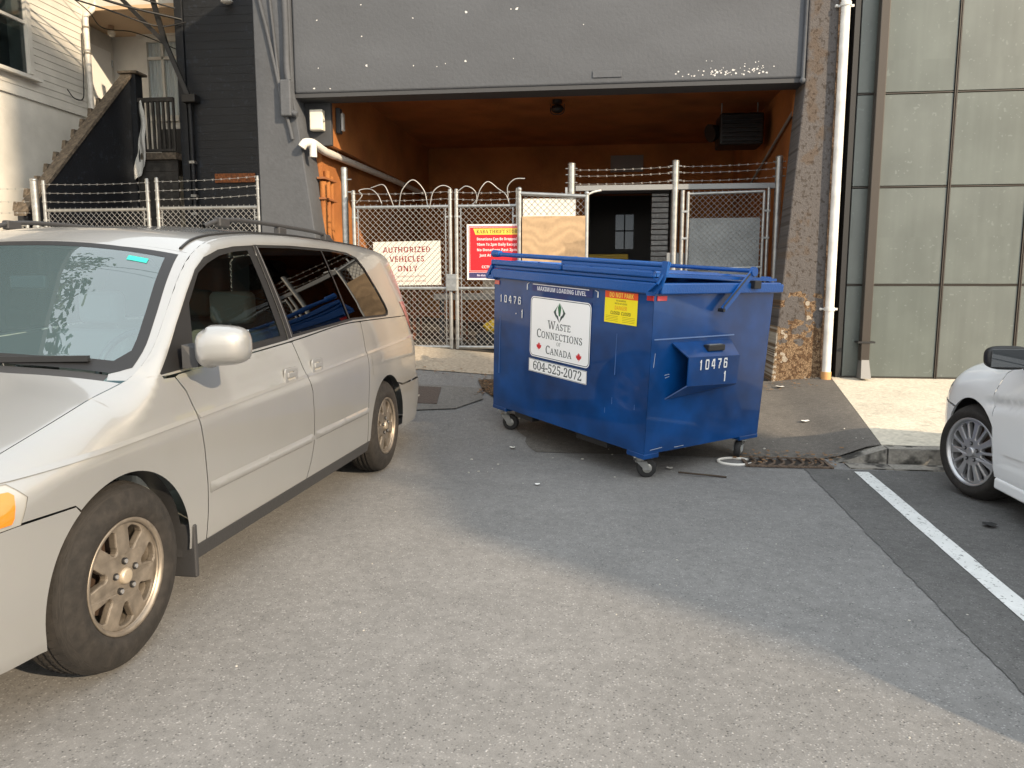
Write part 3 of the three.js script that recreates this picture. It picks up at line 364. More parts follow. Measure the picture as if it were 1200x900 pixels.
{ // overhead cables and the utility pole they come from
  const p = thing('utility_pole', 'tall wooden utility pole with crossarms and transformer', 'utility pole', [-9.2, 0, 4.6]);
  const wd = std(lin(.12, .09, .065), .9); mb().cyl([0, 0, 0], [0, 11.5, 0], .17, .12, 16).build('post', wd, p); mb().rbox(-1.2, 1.2, 10.3, 10.42, .12, .24, .01).build('crossarm', wd, p); mb().rbox(-.9, .9, 9.4, 9.52, .12, .24, .01).build('crossarm', wd, p);
  for (const x of [-1.1, -.5, .5, 1.1]) mb().lathe([[.001, 0], [.05, .01], [.03, .05], [.05, .08], [.03, .12], [.001, .16]], 12, new THREE.Matrix4().makeTranslation(x, 10.42, .18)).build('insulator', std(lin(.3, .2, .15), .3), p);
  mb().cyl([.45, 7.9, .1], [.45, 8.9, .1], .27, .27, 24).build('transformer', std(lin(.3, .31, .3), .5), p); mb().cyl([.3, 8.4, .05], [0, 8.4, 0], .04).build('bracket', M.galv, p);
  mb().tube([[.2, 7.2, .1], [.8, 7.6, .3], [1.0, 8.1, .2], [.6, 8.9, .1], [.2, 9.4, .2]], .025, 40, 8).tube([[.1, 7.0, .1], [.5, 6.9, .5], [.9, 7.2, .4], [.7, 7.8, .2]], .02, 40, 8).build('loop_cable', M.black, p);
  const C = (name, label, pts, r) => { tag(mb().tube(pts, r, 50, 6).build(name, M.black), label, 'cable'); };
  C('overhead_cable', 'thick black service cable ending at the navy wing corner', [[-9.1, 7.3, 4.5], [-8.9, 6.35, 1.5], [-8.2, 5.75, -.8], [-7.4, 5.55, -2.0], [-6.6, 5.45, -2.6]], .018);
  C('overhead_cable', 'thin black cable looping under the thick service cable', [[-9.1, 7.1, 4.5], [-9.0, 6.2, 1.5], [-8.3, 5.6, -.8], [-7.4, 5.42, -2.0], [-6.9, 5.33, -2.5], [-6.55, 5.42, -2.63]], .012);
  C('overhead_cable', 'black cable sagging across the cream house wall', [[-9.1, 7.4, 4.5], [-8.6, 6.2, 1], [-8.1, 5.75, -1.1], [-7.3, 5.72, -2.2], [-6.7, 5.62, -2.6]], .012);
  C('overhead_cable', 'cable drooping from the cream house to the porch lamp', [[-8.46, 5.95, -2.2], [-8.3, 5.72, -2.8], [-8.4, 5.62, -3.3], [-8.1, 5.66, -3.7], [-7.6, 5.5, -4.2]], .009);
  C('overhead_cable', 'long street cable running over the lane from the pole', [[-9.2, 10.6, 4.8], [-2, 9.8, 5.4], [8, 9.9, 6.6], [24, 11, 9]], .015);
  C('overhead_cable', 'upper street cable running over the lane from the pole', [[-8.7, 10.6, 4.8], [-2, 10.2, 4.6], [8, 10.3, 5.2], [24, 11.4, 7]], .015);
  C('wall_cable', 'thin loose cable on the lower siding of the cream house', [[-8.47, 5.4, -2.85], [-8.46, 4.6, -2.8], [-8.46, 4.35, -2.75], [-8.46, 4.32, -2.55], [-8.46, 4.42, -2.4]], .008);
}
{ // street tree leaning over the lane by the pole
  const t = thing('street_tree', 'sparse street tree beside the utility pole', 'tree', [-11.2, 0, 6.4]); seed = 4242; const bark = std(lin(.07, .055, .045), .9), br = mb(), tips = [];
  mb().tube([[0, 0, 0], [.1, 2, -.05], [.3, 4, -.1], [.6, 6, -.3]], .16, 30, 10).build('trunk', bark, t);
  const grow = (p, d, L, r, n) => { const q = p.clone().addScaledVector(d, L), m = p.clone().lerp(q, .5).add(V3(rr(-.1, .1), rr(-.05, .12), rr(-.1, .1)).multiplyScalar(L)); br.tube([p.toArray(), m.toArray(), q.toArray()], r, 8, 5); if (n === 0) { tips.push(q); return; } const k = n > 2 ? 3 : 2; for (let i = 0; i < k; i++) grow(q, d.clone().add(V3(rr(-.7, .7), rr(-.25, .5), rr(-.7, .7))).normalize(), L * rr(.6, .8), r * .62, n - 1); if (n > 1) grow(m, d.clone().add(V3(rr(-.8, .8), rr(0, .5), rr(-.8, .8))).normalize(), L * .55, r * .5, n - 2 < 0 ? 0 : n - 2); };
  for (const d of [[.55, .8, -.3], [.3, .9, .25], [-.4, .85, .1], [.7, .6, -.05]]) grow(V3(.6, 5.9, -.3), V3(...d).normalize(), 1.9, .07, 4); stuff(br.build('branches', bark, t));
  const lf = mb(); for (const q of tips) for (let i = 0; i < 9; i++) { const g = new THREE.PlaneGeometry(.07, .13); g.rotateX(rnd() * 6); g.rotateY(rnd() * 6); g.translate(q.x + rr(-.28, .28), q.y + rr(-.28, .22), q.z + rr(-.28, .28)); lf.add(g); } stuff(lf.build('crown', phys(lin(.05, .085, .025), .7, { transmission: .3, thickness: 0 }), t)); }
{ // buildings across the lane that shade the bay; placed square to the afternoon sun
  const s = [.788, .616], n = [-.616, .788], at = (S, P) => [s[0] * S + n[0] * P, s[1] * S + n[1] * P], q = (pp) => -1.125 - .75 * pp + .466 * 25;
  const b = thing('stair_tower', 'beige stair tower with a sloping roof across the lane', 'building');
  const c = (S, pp, y) => { const a = at(S, 4.46 + pp); return [a[0], y, a[1]]; };
  const brick = std(lin(.33, .27, .21), .85, { map: noiseTex(.7, 1, 16, 4, 2, 400, 256) });
  mb().hexa([c(25, 0, -.05), c(25, -3.5, -.05), c(30, -3.5, -.05), c(30, 0, -.05)], [c(25, 0, q(0) - .15), c(25, -3.5, q(-3.5) - .15), c(30, -3.5, q(-3.5) - .15), c(30, 0, q(0) - .15)]).build('wall', brick, b);
  mb().hexa([c(24.9, 0, q(0) - .149), c(24.9, -3.5, q(-3.5) - .149), c(30.1, -3.5, q(-3.5) - .149), c(30.1, 0, q(0) - .149)], [c(24.9, 0, q(0)), c(24.9, -3.5, q(-3.5)), c(30.1, -3.5, q(-3.5)), c(30.1, 0, q(0))]).build('roof', M.greyDark, b);
  const g = thing('roof_sign', 'tall blank sign on posts over the stair tower roof', 'sign');
  const Y = (v) => v + .466 * 26; mb().hexa([c(26, -.15, Y(4.7)), c(26, -1.75, Y(4.7)), c(26.2, -1.75, Y(4.7)), c(26.2, -.15, Y(4.7))], [c(26, -.15, Y(8.9)), c(26, -1.75, Y(8.9)), c(26.2, -1.75, Y(8.9)), c(26.2, -.15, Y(8.9))]).build('board', M.houseWhite, g);
  for (const pp of [-.5, -1.4]) { const a = c(26.1, pp, 0); mb().cyl([a[0], q(pp) - .05, a[2]], [a[0], Y(4.75), a[2]], .05).build('post', M.galv, g); }
}

// ------------------------------------------------------------------ chain-link fences, gates and signs
function chainlink(parent, x0, x1, y0, y1, z, pitch = .071) { // woven wire: two sets of diagonals, one just behind the other
  const o = mb(), W = x1 - x0, H = y1 - y0, t = .0018;
  for (const dir of [1, -1]) for (let c = -H; c < W; c += pitch) { let a = Math.max(0, c), b = Math.min(W, c + H); if (b - a < .01) continue; let ya = a - c, yb = b - c, A = [a, ya], B = [b, yb]; if (dir < 0) { A = [W - a, ya]; B = [W - b, yb]; } o.bar([x0 + A[0], y0 + A[1], z + dir * .002], [x0 + B[0], y0 + B[1], z + dir * .002], t * 2, t * 2, .78); }
  for (let x = x0 + pitch / 2; x < x1; x += pitch) o.bar([x, y1, z], [x + .006, y1 + .035, z], .004);
  return stuff(o.build('wire_mesh', M.wire, parent));
}
function strand(parent, a, b, sag = .012) { // barbed wire
  const o = mb(), P = (t) => [a[0] + (b[0] - a[0]) * t, a[1] + (b[1] - a[1]) * t - sag * 4 * t * (1 - t), a[2] + (b[2] - a[2]) * t]; o.tube([0, .25, .5, .75, 1].map(P), .0022, 24, 5);
  const L = Math.hypot(b[0] - a[0], b[1] - a[1], b[2] - a[2]); for (let s = .06; s < L; s += .11) { const c = P(s / L); o.bar([c[0] - .008, c[1] - .014, c[2]], [c[0] + .008, c[1] + .014, c[2]], .0028).bar([c[0] + .01, c[1] - .01, c[2]], [c[0] - .01, c[1] + .01, c[2] + .006], .0028); } return o.build('barbed_wire', M.wire, parent);
}
function leaf(name, label, group, x0, x1, yb, yr, yt, z, o = {}) { // a framed gate leaf: posts, rails, mesh, wire
  const t = thing(name, label, 'gate', [x0, 0, z], 0, group), W = x1 - x0, r = o.r ?? .024;
  for (const x of [0, W]) { mb().cyl([x, yb, 0], [x, yt, 0], r, r, 14).sphere(x, yt, 0, r * 1.05, 1, .7, 1, 12).build('upright', M.galv, t); }
  for (const y of [yb + .02, yr, ...(o.mid ? [o.mid] : [])]) mb().cyl([r * .8, y, 0], [W - r * .8, y, 0], .021, .021, 12).build('rail', M.galv, t);
  for (const x of [.055, W - .055]) mb().bar([x, yb + .03, .012], [x, yr - .02, .012], .012, .005).build('tension_bar', M.galv, t);
  for (const y of [yr - .12, (yr + yb) / 2, yb + .12]) for (const x of [0, W]) mb().cyl([x, y - .012, 0], [x, y + .012, 0], r + .006).box(Math.min(x, x ? x - .06 : .06), Math.max(x, x ? x - .0 : .06), y - .01, y + .01, .0, .016).build('band', M.galv, t);
  chainlink(t, .03, W - .03, yb + .03, yr, .012);
  const n = o.strands ?? 3; for (let i = 0; i < n; i++) { const y = yr + (yt - yr) * (i + 1) / (n + .35); strand(t, [r, y, .005], [W - r, y + (o.tilt ?? 0), .005]); for (const x of [0, W]) mb().cyl([x, y - .008, 0], [x, y + .008, 0], r + .008).build('wire_clip', M.galv, t); }
  return t;
}
const gY = (x) => gH(x, 0);
leaf('lane_gate', 'left leaf of the galvanised gate in front of the black stair', 'gate leaves before the stair', -7.12, -5.71, .78, 2.31, 2.675, .0);
leaf('lane_gate', 'right leaf of the galvanised gate in front of the navy wing', 'gate leaves before the stair', -5.58, -4.255, .78, 2.32, 2.685, .0, { tilt: .04 });
{ const p = thing('fence_post', 'thick galvanised post at the hinge of the stair gate', 'post', [-7.25, 0, .0]); mb().cyl([0, .7, 0], [0, 2.69, 0], .045, .045, 18).build('post', M.galv, p); mb().sphere(0, 2.69, 0, .05, 1, .6, 1).build('cap', M.galv, p);
  for (const y of [1.0, 2.1]) mb().cyl([0, y - .02, 0], [0, y + .02, 0], .052).cyl([.05, y, 0], [.1, y, 0], .012).build('hinge', M.galv, p);
  const f = leaf('side_fence', 'short chain-link fence panel left of the thick gate post', undefined, -9.3, -7.36, .8, 2.13, 2.14, .03, { strands: 0 }); f.userData.category = 'fence';
  for (const y of [2.28, 2.42, 2.58]) strand(f, [0, y + .06, .01], [2.0, y, .01]); }
{
  const A = leaf('yard_gate', 'chain-link gate leaf carrying the white authorized vehicles sign', 'yard gate leaves', -3.05, -1.862, .60, 2.30, 2.49, .0, { mid: 1.33, strands: 2, tilt: .01 });
  const B = leaf('yard_gate', 'chain-link gate leaf carrying the red notice', 'yard gate leaves', -1.785, -1.05, .60, 2.30, 2.49, .0, { mid: 1.33, strands: 2 });
  const coil = (t, P) => { mb().tube(P, .0065, 60, 6).build('razor_coil', M.wire, t); };
  coil(A, [[.04, 2.35, .02], [.12, 2.44, .04], [.07, 2.5, 0], [.2, 2.52, -.03], [.3, 2.45, 0], [.36, 2.34, .03]]); coil(A, [[.22, 2.53, 0], [.38, 2.56, .02], [.45, 2.45, .03], [.5, 2.3, 0]]); coil(A, [[.56, 2.29, .0], [.62, 2.5, .04], [.74, 2.615, 0], [.86, 2.5, -.04], [.92, 2.28, 0]]); coil(A, [[.94, 2.28, .02], [1.0, 2.48, .03], [1.1, 2.545, 0], [1.2, 2.5, -.02], [1.19, 2.3, 0]]);
  coil(B, [[.02, 2.47, .02], [.12, 2.53, .02], [.22, 2.48, 0], [.24, 2.38, -.02], [.14, 2.28, 0]]); coil(B, [[.24, 2.33, .02], [.3, 2.5, .03], [.38, 2.58, 0], [.5, 2.5, -.03], [.6, 2.42, 0], [.65, 2.26, 0]]); coil(B, [[.62, 2.4, 0], [.62, 2.52, .02], [.7, 2.6, .02], [.82, 2.61, 0]]);
  mb().rbox(1.14, 1.27, 1.3, 1.5, .02, .05, .006).build('latch_plate', M.galv, A);
  const P = thing('gate_post', 'galvanised gate post by the orange side wall', 'post', [-3.2, 0, -.12]); mb().cyl([0, .5, 0], [0, 2.78, 0], .04, .04, 16).build('post', M.galv, P); mb().sphere(0, 2.78, 0, .042, 1, .5, 1).build('cap', M.galv, P); for (const y of [2.5, 2.65]) mb().cyl([.03, y, 0], [.09, y, 0], .008).build('spike', M.galv, P);
  // boarded leaf
  const C = thing('boarded_gate', 'gate leaf boarded with plywood behind the blue dumpster', 'gate', [-1.02, 0, .08]);
  for (const [x, h] of [[0, 2.475], [.785, 2.42]]) mb().cyl([x, .55, 0], [x, h, 0], .026, .026, 14).sphere(x, h, 0, .03).build('upright', M.galv, C); mb().cyl([0, 2.43, 0], [.785, 2.385, 0], .024).build('rail', M.galv, C); mb().cyl([0, .6, 0], [.785, .6, 0], .024).build('rail', M.galv, C);
  mb().box(.535, .56, 2.38, 2.49, -.012, .012).build('stub_post', M.galv, C); chainlink(C, .03, .76, 2.18, 2.40, -.01);
  const ply = std(lin(.62, .46, .30), .8, { map: dataTex(512, (u, v) => { const g = fbm(u * 1, v, 4, 3, 500), c = .84 + .14 * Math.sin((v * 18 + g * 6) * 3) * .25 + .06 * (fbm(u, v, 64, 2, 501) - .5) - .12 * sstep(.6, .7, fbm(u, v, 4, 4, 502)); return [c, c * .97, c * .93]; }, true, 1.2) });
  mb().box(.035, .77, .62, 2.165, .012, .03).build('plywood_board', ply, C); mb().box(.04, .655, 2.0, 2.37, -.03, -.014).build('white_board', std(lin(.8, .78, .72), .7, { map: noiseTex(.85, 1, 6, 4, .8, 505, 256) }), C);
  mb().tube([[.79, 2.4, 0], [.85, 2.43, .01], [.95, 2.45, .02]], .012, 12, 6).build('tie_rope', M.whitePvc, C);
  // signs hung on the gates
  const sg = (name, label, x0, x1, y0, y1, z, tex, rot = 0) => { const t = thing(name, label, 'sign', [(x0 + x1) / 2, (y0 + y1) / 2, z]); t.rotation.z = rot; const w = x1 - x0, h = y1 - y0; mb().box(-w / 2, w / 2, -h / 2, h / 2, -.004, 0).build('board', M.whitePvc, t); const g = new THREE.PlaneGeometry(w - .004, h - .004); g.translate(0, 0, .003); meshOf('print', g, std(0xffffff, .55, { map: tex }), t); return t; };
  sg('white_sign', 'white sign with red capitals reading authorized vehicles only', -2.82, -1.985, 1.365, 1.895, -.014, canvasTex(1024, 660, (g, w, h) => { g.fillStyle = '#dedbd0'; g.fillRect(0, 0, w, h); g.fillStyle = '#860e1a'; g.textAlign = 'center'; g.font = 'bold 118px sans-serif'; g.fillText('AUTHORIZED', w * .5, 165, 820); g.fillText('VEHICLES', w * .5, 305, 640); g.fillText('ONLY', w * .5, 450, 320); g.font = '46px sans-serif'; g.fillText('all unauthorized vehicles', w * .52, 540, 720); g.fillText('towed at owners expense', w * .52, 610, 740); }), .015);
  sg('red_sign', 'red notice with a yellow heading band and white lettering', -1.655, -1.03, 1.43, 2.085, .038, canvasTex(900, 944, (g, w, h) => { g.fillStyle = '#e8dcd8'; g.fillRect(0, 0, w, h); g.fillStyle = '#c2101f'; g.fillRect(30, 30, w - 30, h - 160); g.strokeStyle = '#e8c8c4'; g.lineWidth = 8; g.strokeRect(48, 48, w, h - 200); g.fillStyle = '#e8c04a'; g.beginPath(); g.moveTo(110, 70); g.lineTo(w, 70); g.lineTo(w, 175); g.lineTo(150, 175); g.fill(); g.fillStyle = '#151208'; g.font = 'bold 84px serif'; g.fillText('KABA THRIFT STORE', 165, 152, 760); g.fillStyle = '#f0d8d8'; g.textAlign = 'center'; g.font = 'bold 62px sans-serif'; ['Donations Can Be Dropped', '10am To 2pm Daily Except', 'No Donations Past 2pm', 'Just At Store On The', 'Day'].forEach((s, i) => g.fillText(s, 520, 270 + i * 92, 700)); g.fillText('CCTV', 330, 745); g.fillStyle = '#3b3560'; g.fillRect(30, h - 125, w - 30, 95); g.fillStyle = '#cfc8dc'; g.font = 'bold 44px sans-serif'; g.fillText('No dumping', 300, h - 62); }), .0);
}
{ // inner fence, set back inside the opening: three posts, header, wire, boarded gate
  const f = thing('inner_fence', 'grey fence frame with barbed strands set back inside the right of the opening', 'fence', [0, 0, -.85]);
  for (const [x, t, r] of [[-.457, 2.89, .048], [.842, 2.90, .045], [2.093, 2.93, .045]]) { const p = mb().cyl([x, .2, 0], [x, t, 0], r, r, 16).build('post', M.galv, f); mb().sphere(x, t, 0, r * 1.05, 1, .5, 1).build('cap', M.galv, p); for (const y of [t - .055, t - .13, t - .23]) mb().cyl([x - .075, y, .02], [x + .075, y, .02], .007).build('spike', M.galv, p); }
  mb().rbox(-.405, 2.055, 2.555, 2.622, -.04, .03, .006).build('header', std(lin(.24, .25, .26), .5), f);
  for (const d of [.055, .13, .23]) { strand(f, [-.405, 2.87 - d, .02], [.80, 2.89 - d, .02]); strand(f, [.886, 2.89 - d, .02], [2.055, 2.92 - d, .02]); }
  mb().rbox(.755, .98, .2, 1.775, -.05, .02, .008).build('steel_stile', std(lin(.2, .21, .22), .5), f);
  const g = thing('mesh_gate', 'chain-link gate backed with grey sheet beside the worn pillar', 'gate', [.935, 0, -.80]);
  mb().cyl([0, .25, 0], [0, 2.54, 0], .026).build('hinge_post', M.galv, g); mb().cyl([1.04, .25, 0], [1.04, 2.56, 0], .022).build('hinge_post', M.galv, g);
  for (const x of [.066, .985]) mb().cyl([x, .35, .01], [x, 2.52, .01], .02).build('upright', M.galv, g); for (const y of [2.495, 1.57, .36]) mb().cyl([.066, y, .01], [.985, y + .02, .01], .02).build('rail', M.galv, g);
  for (const y of [2.28, 1.95, 1.2]) for (const x of [0, .985]) mb().box(x - .01, x + .076, y - .012, y + .012, .0, .032).build('hinge', M.galv, g);
  chainlink(g, .082, .968, 1.59, 2.50, .022); chainlink(g, .082, .968, .38, 1.57, .022);
  mb().box(.092, .95, .4, 2.2, -.02, -.008).build('backing_sheet', std(lin(.30, .32, .33), .5, { map: noiseTex(.75, 1, 5, 5, 1, 520, 256) }), g);
}
{ // things stored behind the yard gate
  const rust = std(lin(.3, .09, .035), .8, { map: noiseTex(.5, 1, 20, 4, .5, 540, 256) });
  const r = thing('steel_rack', 'rusty red steel frame standing behind the gate', 'rack', [-2.6, gY(-2.4), -.75]);
  for (const x of [0, .08, .72]) for (const z of [0, -.4]) mb().box(x - .014, x + .014, 0, .72, z - .014, z + .014).build('upright', rust, r); for (const y of [.72, .36]) for (const z of [0, -.4]) mb().box(-.3, .74, y - .014, y + .014, z - .013, z + .013).build('cross_bar', rust, r); mb().box(-.25, -.2, 0, .5, -.1, -.06).build('red_stake', std(lin(.45, .03, .02), .6), r);
  const t = thing('work_table', 'grey topped table behind the double gate', 'table', [-1.55, gY(-1.5), -1.1]);
  mb().rbox(-.7, .62, .62, .7, -.35, .35, .008).build('table_top', std(lin(.3, .29, .27), .6), t); for (const x of [-.6, .5]) for (const z of [-.3, .3]) mb().box(x - .025, x + .025, 0, .62, z - .025, z + .025).build('leg', M.greyDark, t);
  const bx = thing('cardboard_box', 'pale cardboard box standing on the grey table', 'box', [-1.28, gY(-1.5) + .701, -1.0]); mb().box(-.32, .3, 0, .26, -.2, .2).build('carton', std(lin(.42, .36, .29), .85), bx); mb().box(-.325, .305, .262, .268, -.205, .205).build('lid_flap', std(lin(.5, .44, .36), .85), bx);
  const yb = thing('yellow_sack', 'crumpled yellow sack lying under the table', 'sack', [-1.38, gY(-1.4) + .3, -.55]); { const g = new THREE.IcosahedronGeometry(.12, 4), p = g.attributes.position; for (let i = 0; i < p.count; i++) { const v = V3(p.getX(i), p.getY(i), p.getZ(i)).normalize(), n = 1 + .35 * (fbm(v.x * .5 + .5, v.y * .5 + .5, 6, 3, 560) - .5) + .2 * (fbm(v.z * .5 + .5, v.y * .5 + .5, 12, 2, 561) - .5); p.setXYZ(i, v.x * .17 * n, v.y * .085 * n, v.z * .12 * n); } g.computeVertexNormals(); meshOf('sack_body', mergeVertices(g), std(lin(.75, .5, .03), .5), yb); }
  mb().rbox(-.25, .2, -.3, -.085, -.15, .15, .02).build('dark_crate', M.black, yb);
  const st = thing('yellow_bumper', 'yellow edged dock bumper at the back doorway', 'bumper', [-.05, 0, -5.3]); mb().rbox(-.3, .45, 1.83, 1.93, -.06, .06, .02).build('pad', std(lin(.55, .42, .06), .6), st); mb().box(-.28, .43, .4, 1.83, -.05, .05).build('stand', M.black, st);
}
// ------------------------------------------------------------------ utility cover and drain grate
{
  const y = gH(-1.85, 1.7); const c = thing('utility_cover', 'brown rectangular utility cover set in the asphalt', 'cover'); const hx = (x, z, o) => [x, gH(x, z) + o, z];
  mb().hexa([hx(-2.3, 1.46, -.03), hx(-1.68, 1.44, -.03), hx(-1.62, 1.93, -.03), hx(-2.3, 1.95, -.03)], [hx(-2.3, 1.46, .02), hx(-1.68, 1.44, .02), hx(-1.62, 1.93, .02), hx(-2.3, 1.95, .02)]).build('lid', std(lin(.075, .058, .05), .7, { bumpMap: bumpTex(32, 1, .3, 91, 128), bumpScale: .006 }), c);
  mb().hexa([hx(-1.96, 1.72, .02), hx(-1.84, 1.72, .02), hx(-1.84, 1.76, .02), hx(-1.96, 1.76, .02)], [hx(-1.96, 1.72, .025), hx(-1.84, 1.72, .025), hx(-1.84, 1.76, .025), hx(-1.96, 1.76, .025)]).build('lifting_slot', M.concrete, c);
  const g = thing('drain_grate', 'rusty cast iron drain grate with curved bars by the kerb', 'drain grate', [1.4, .006, 3.12]);
  const iron = std(lin(.2, .14, .1), .75, { map: noiseTex(.5, 1, 24, 3, .3, 93, 256), bumpMap: grainBump, bumpScale: .003 });
  mb().box(-.3, .3, -.0, .002, -.13, .15).build('well', M.black, g); mb().box(-.3, .3, .0, .012, -.15, -.125).box(-.3, .3, .0, .012, .14, .165).box(-.32, -.295, .0, .012, -.15, .165).box(.295, .32, .0, .012, -.15, .165).build('frame', iron, g);
  for (let i = 0; i < 8; i++) { const x = -.27 + i * .072; mb().tube([[x - .03, .005, .14], [x + .03, .006, .06], [x + .045, .006, -.04], [x + .03, .005, -.125]], .012, 14, 6).build('bar', iron, g); }
}

// ------------------------------------------------------------------ dumpster
{
  const L = 1.864, W = 1.279, H = 1.13;
  const blueMap = (s0, fade) => dataTex(512, (u, v) => { const n = fbm(u, v, 6, 4, s0), sc = fbm(u * 1, v, 96, 1, s0 + 3), k = .8 + .4 * (n - .5); const scr = 0; return [.93 * k + scr * .07, .93 * k + scr * .07, .93 * k + scr * .07]; }, true, 1.3);
  const blue = phys(lin(.003, .084, .34), .4, { map: blueMap(600), bumpMap: waveBump, bumpScale: .008, clearcoat: .55, clearcoatRoughness: .06, specularIntensity: .4 });
  const blueTrim = phys(lin(.005, .077, .30), .4, { clearcoat: .4, specularIntensity: .5, clearcoatRoughness: .2, bumpMap: grainBump, bumpScale: .002 });
  const d = thing('dumpster', 'blue steel dumpster on casters in front of the gates', 'dumpster', [.283, .19, 3.807]);
  d.rotation.set(.004, -.82, -.067, 'YXZ');
  const t = .005, tf = .02, ts = .012;
  const B = [[-L, 0, 0], [0, 0, 0], [0, 0, -W], [-L, 0, -W]], T = [[-L - ts, H, tf], [ts, H, tf], [ts, H, -W - tf], [-L - ts, H, -W - tf]];
  const wall = (name, i, j) => mb().plate([B[i], B[j], T[j], T[i]], t).build(name, blue, d);
  wall('front_panel', 0, 1); wall('side_panel', 1, 2); wall('back_panel', 2, 3); wall('side_panel', 3, 0);
  mb().box(-L + .004, -.004, .0, .01, -W + .004, -.004).build('floor_plate', blue, d);
  // bottom skids and folded lip
  mb().rbox(-L + .3, -L + .55, -.05, -.002, -.1, -.02, .005).rbox(-.75, -.4, -.05, -.002, -.1, -.02, .005).rbox(-L + .3, -L + .55, -.05, -.002, -W + .02, -W + .1, .005).build('skid', M.black, d);
  mb().rbox(-.17, .003, -.035, .0, -.15, .003, .004).build('corner_gusset', blue, d); mb().rbox(-L - .003, -L + .2, -.03, .0, -.16, .003, .004).build('corner_gusset', blue, d); mb().rbox(-.16, .004, -.03, .0, -W - .004, -W + .22, .004).build('corner_gusset', blue, d);
  // top rim: square tubes on the four sides
  mb().rbox(-L - .03, .035, H - .005, H + .075, .0, .055, .012).build('rim', blueTrim, d); mb().rbox(-L - .03, .05, H + .077, H + .105, .01, .045, .008).build('rim', blueTrim, d);
  mb().rbox(.0, .055, H - .005, H + .072, -W - .05, -.002, .012).build('rim', blueTrim, d); mb().rbox(-L - .055, -L, H - .005, H + .072, -W - .05, -.002, .012).build('rim', blueTrim, d); mb().rbox(-L - .05, .05, H - .005, H + .06, -W - .09, -W - .04, .012).build('rim', blueTrim, d);
  // two lids with stiffening ribs, hinged at the back
  for (const [a, b] of [[-L - .02, -L / 2 - .012], [-L / 2 + .012, .02]]) {
    const lid = mb().hexa([[a, H + .112, .02], [b, H + .112, .02], [b, H + .08, -W - .03], [a, H + .08, -W - .03]], [[a, H + .135, .02], [b, H + .135, .02], [b, H + .1, -W - .03], [a, H + .1, -W - .03]]).build('lid', blueTrim, d);
    mb().rbox(a, b, H + .106, H + .15, .018, .062, .012).build('lid_lip', blueTrim, lid); for (const x of [a + .15, (a + b) / 2, b - .15]) mb().hexa([[x - .02, H + .136, -.1], [x + .02, H + .136, -.1], [x + .02, H + .106, -W + .1], [x - .02, H + .106, -W + .1]], [[x - .014, H + .15, -.1], [x + .014, H + .15, -.1], [x + .014, H + .12, -W + .1], [x - .014, H + .12, -W + .1]]).build('rib', blueTrim, lid);
  }
  for (const x of [-L + .1, -L / 2 - .1, -L / 2 + .1, -.1]) mb().cyl([x - .04, H + .09, -W - .06], [x + .04, H + .09, -W - .06], .02).build('hinge', blueTrim, d);
  // gravity lock bar over the front with its end straps and side arms
  const bar = mb().cyl([-L + .02, H + .195, .03], [.11, H + .195, .03], .019, .019, 14).build('lock_bar', blueTrim, d); mb().rbox(-.95, .09, H + .152, H + .178, .03, .05, .006).build('bar_stiffener', blueTrim, bar);
  mb().cyl([-L - .02, H + .2, .03], [-L + .08, H + .2, .03], .032, .028, 12).build('bar_end', blueTrim, bar);
  const strap = (x, s) => { const q = mb(), P = [[x, H + .215, .03], [x - .004, H + .14, .05], [x - .03, H + .07, .075], [x - .09, H + .02, .085]]; for (let i = 0; i < 3; i++) q.bar(P[i], P[i + 1], .06, .012, Math.PI / 2 * 0); return q.build('end_strap', blueTrim, bar); }; strap(.115, 1);
  { const q = mb(); const pr = [[.16, H + .22], [.11, H + .22], [.1, H + .14], [.06, H + .06], [-.02, H + .01], [-.015, H - .015], [.05, H - .01], [.12, H + .05], [.15, H + .13]]; q.prism(pr, .06, .072).build('end_plate', blueTrim, bar); }
  mb().rbox(-L - .09, -L + .02, H - .02, H + .02, .02, .06, .006).bar([-L - .08, H, .05], [-L - .0, H + .1, .05], .03).build('catch', blueTrim, d);
  for (const sx of [1, -1]) { const X = sx > 0 ? .07 : -L - .07; const arm = mb().bar([X, H + .16, -.95], [X, H - .12, -.63], .012, .05).build('lock_arm', blueTrim, d); mb().cyl([X - .015, H + .155, -.945], [X + .015, H + .155, -.945], .035).build('pivot', blueTrim, arm); mb().bar([X + .006 * sx, H + .14, -.9], [X + .006 * sx, H - .1, -.63], .01, .012).build('arm_rib', M.greyDark, arm); mb().rbox(X - .03, X + .02, H + .03, H + .09, -1.03, -.95, .006).build('bracket', M.black, arm); mb().cyl([X - .03, H - .12, -.625], [X + .02, H - .12, -.625], .014).build('stop_bolt', M.black, arm); }
  mb().cyl([.07, H + .16, -.95], [-L - .07, H + .16, -.95], .016).build('cross_tube', blueTrim, d);
  // fork pockets: folded sleeves open at both ends
  for (const sx of [1, -1]) {
    const f = (x, y, z) => [sx > 0 ? x + .006 : -L - x - .006, y, z], P = (a) => sx > 0 ? a : [a[1], a[0], a[3], a[2]];
    const pk = mb().plate(P([f(.12, .695, -.245), f(.12, .68, -.80), f(0, .785, -.83), f(0, .79, -.19)]), .008).build('fork_pocket', blue, d);
    mb().plate(P([f(.12, .495, -.25), f(.12, .475, -.79), f(.12, .682, -.80), f(.12, .697, -.245)]), .008).build('pocket_face', blue, pk);
    mb().plate(P([f(0, .383, -.165), f(0, .43, -.94), f(.12, .473, -.79), f(.12, .493, -.25)]), .008).build('pocket_base', blue, pk);
    if (sx > 0) { mb().rbox(.045, .1, .722, .765, -.66, -.48, .006).build('slot_guard', M.black, pk); mb().box(.06, .088, .764, .768, -.64, -.5).build('slot_plate', M.galv, pk); }
  }
  mb().box(.006, .014, .812, .820, -.86, -.01).build('weld_seam', phys(lin(.12, .2, .4), .35), d);
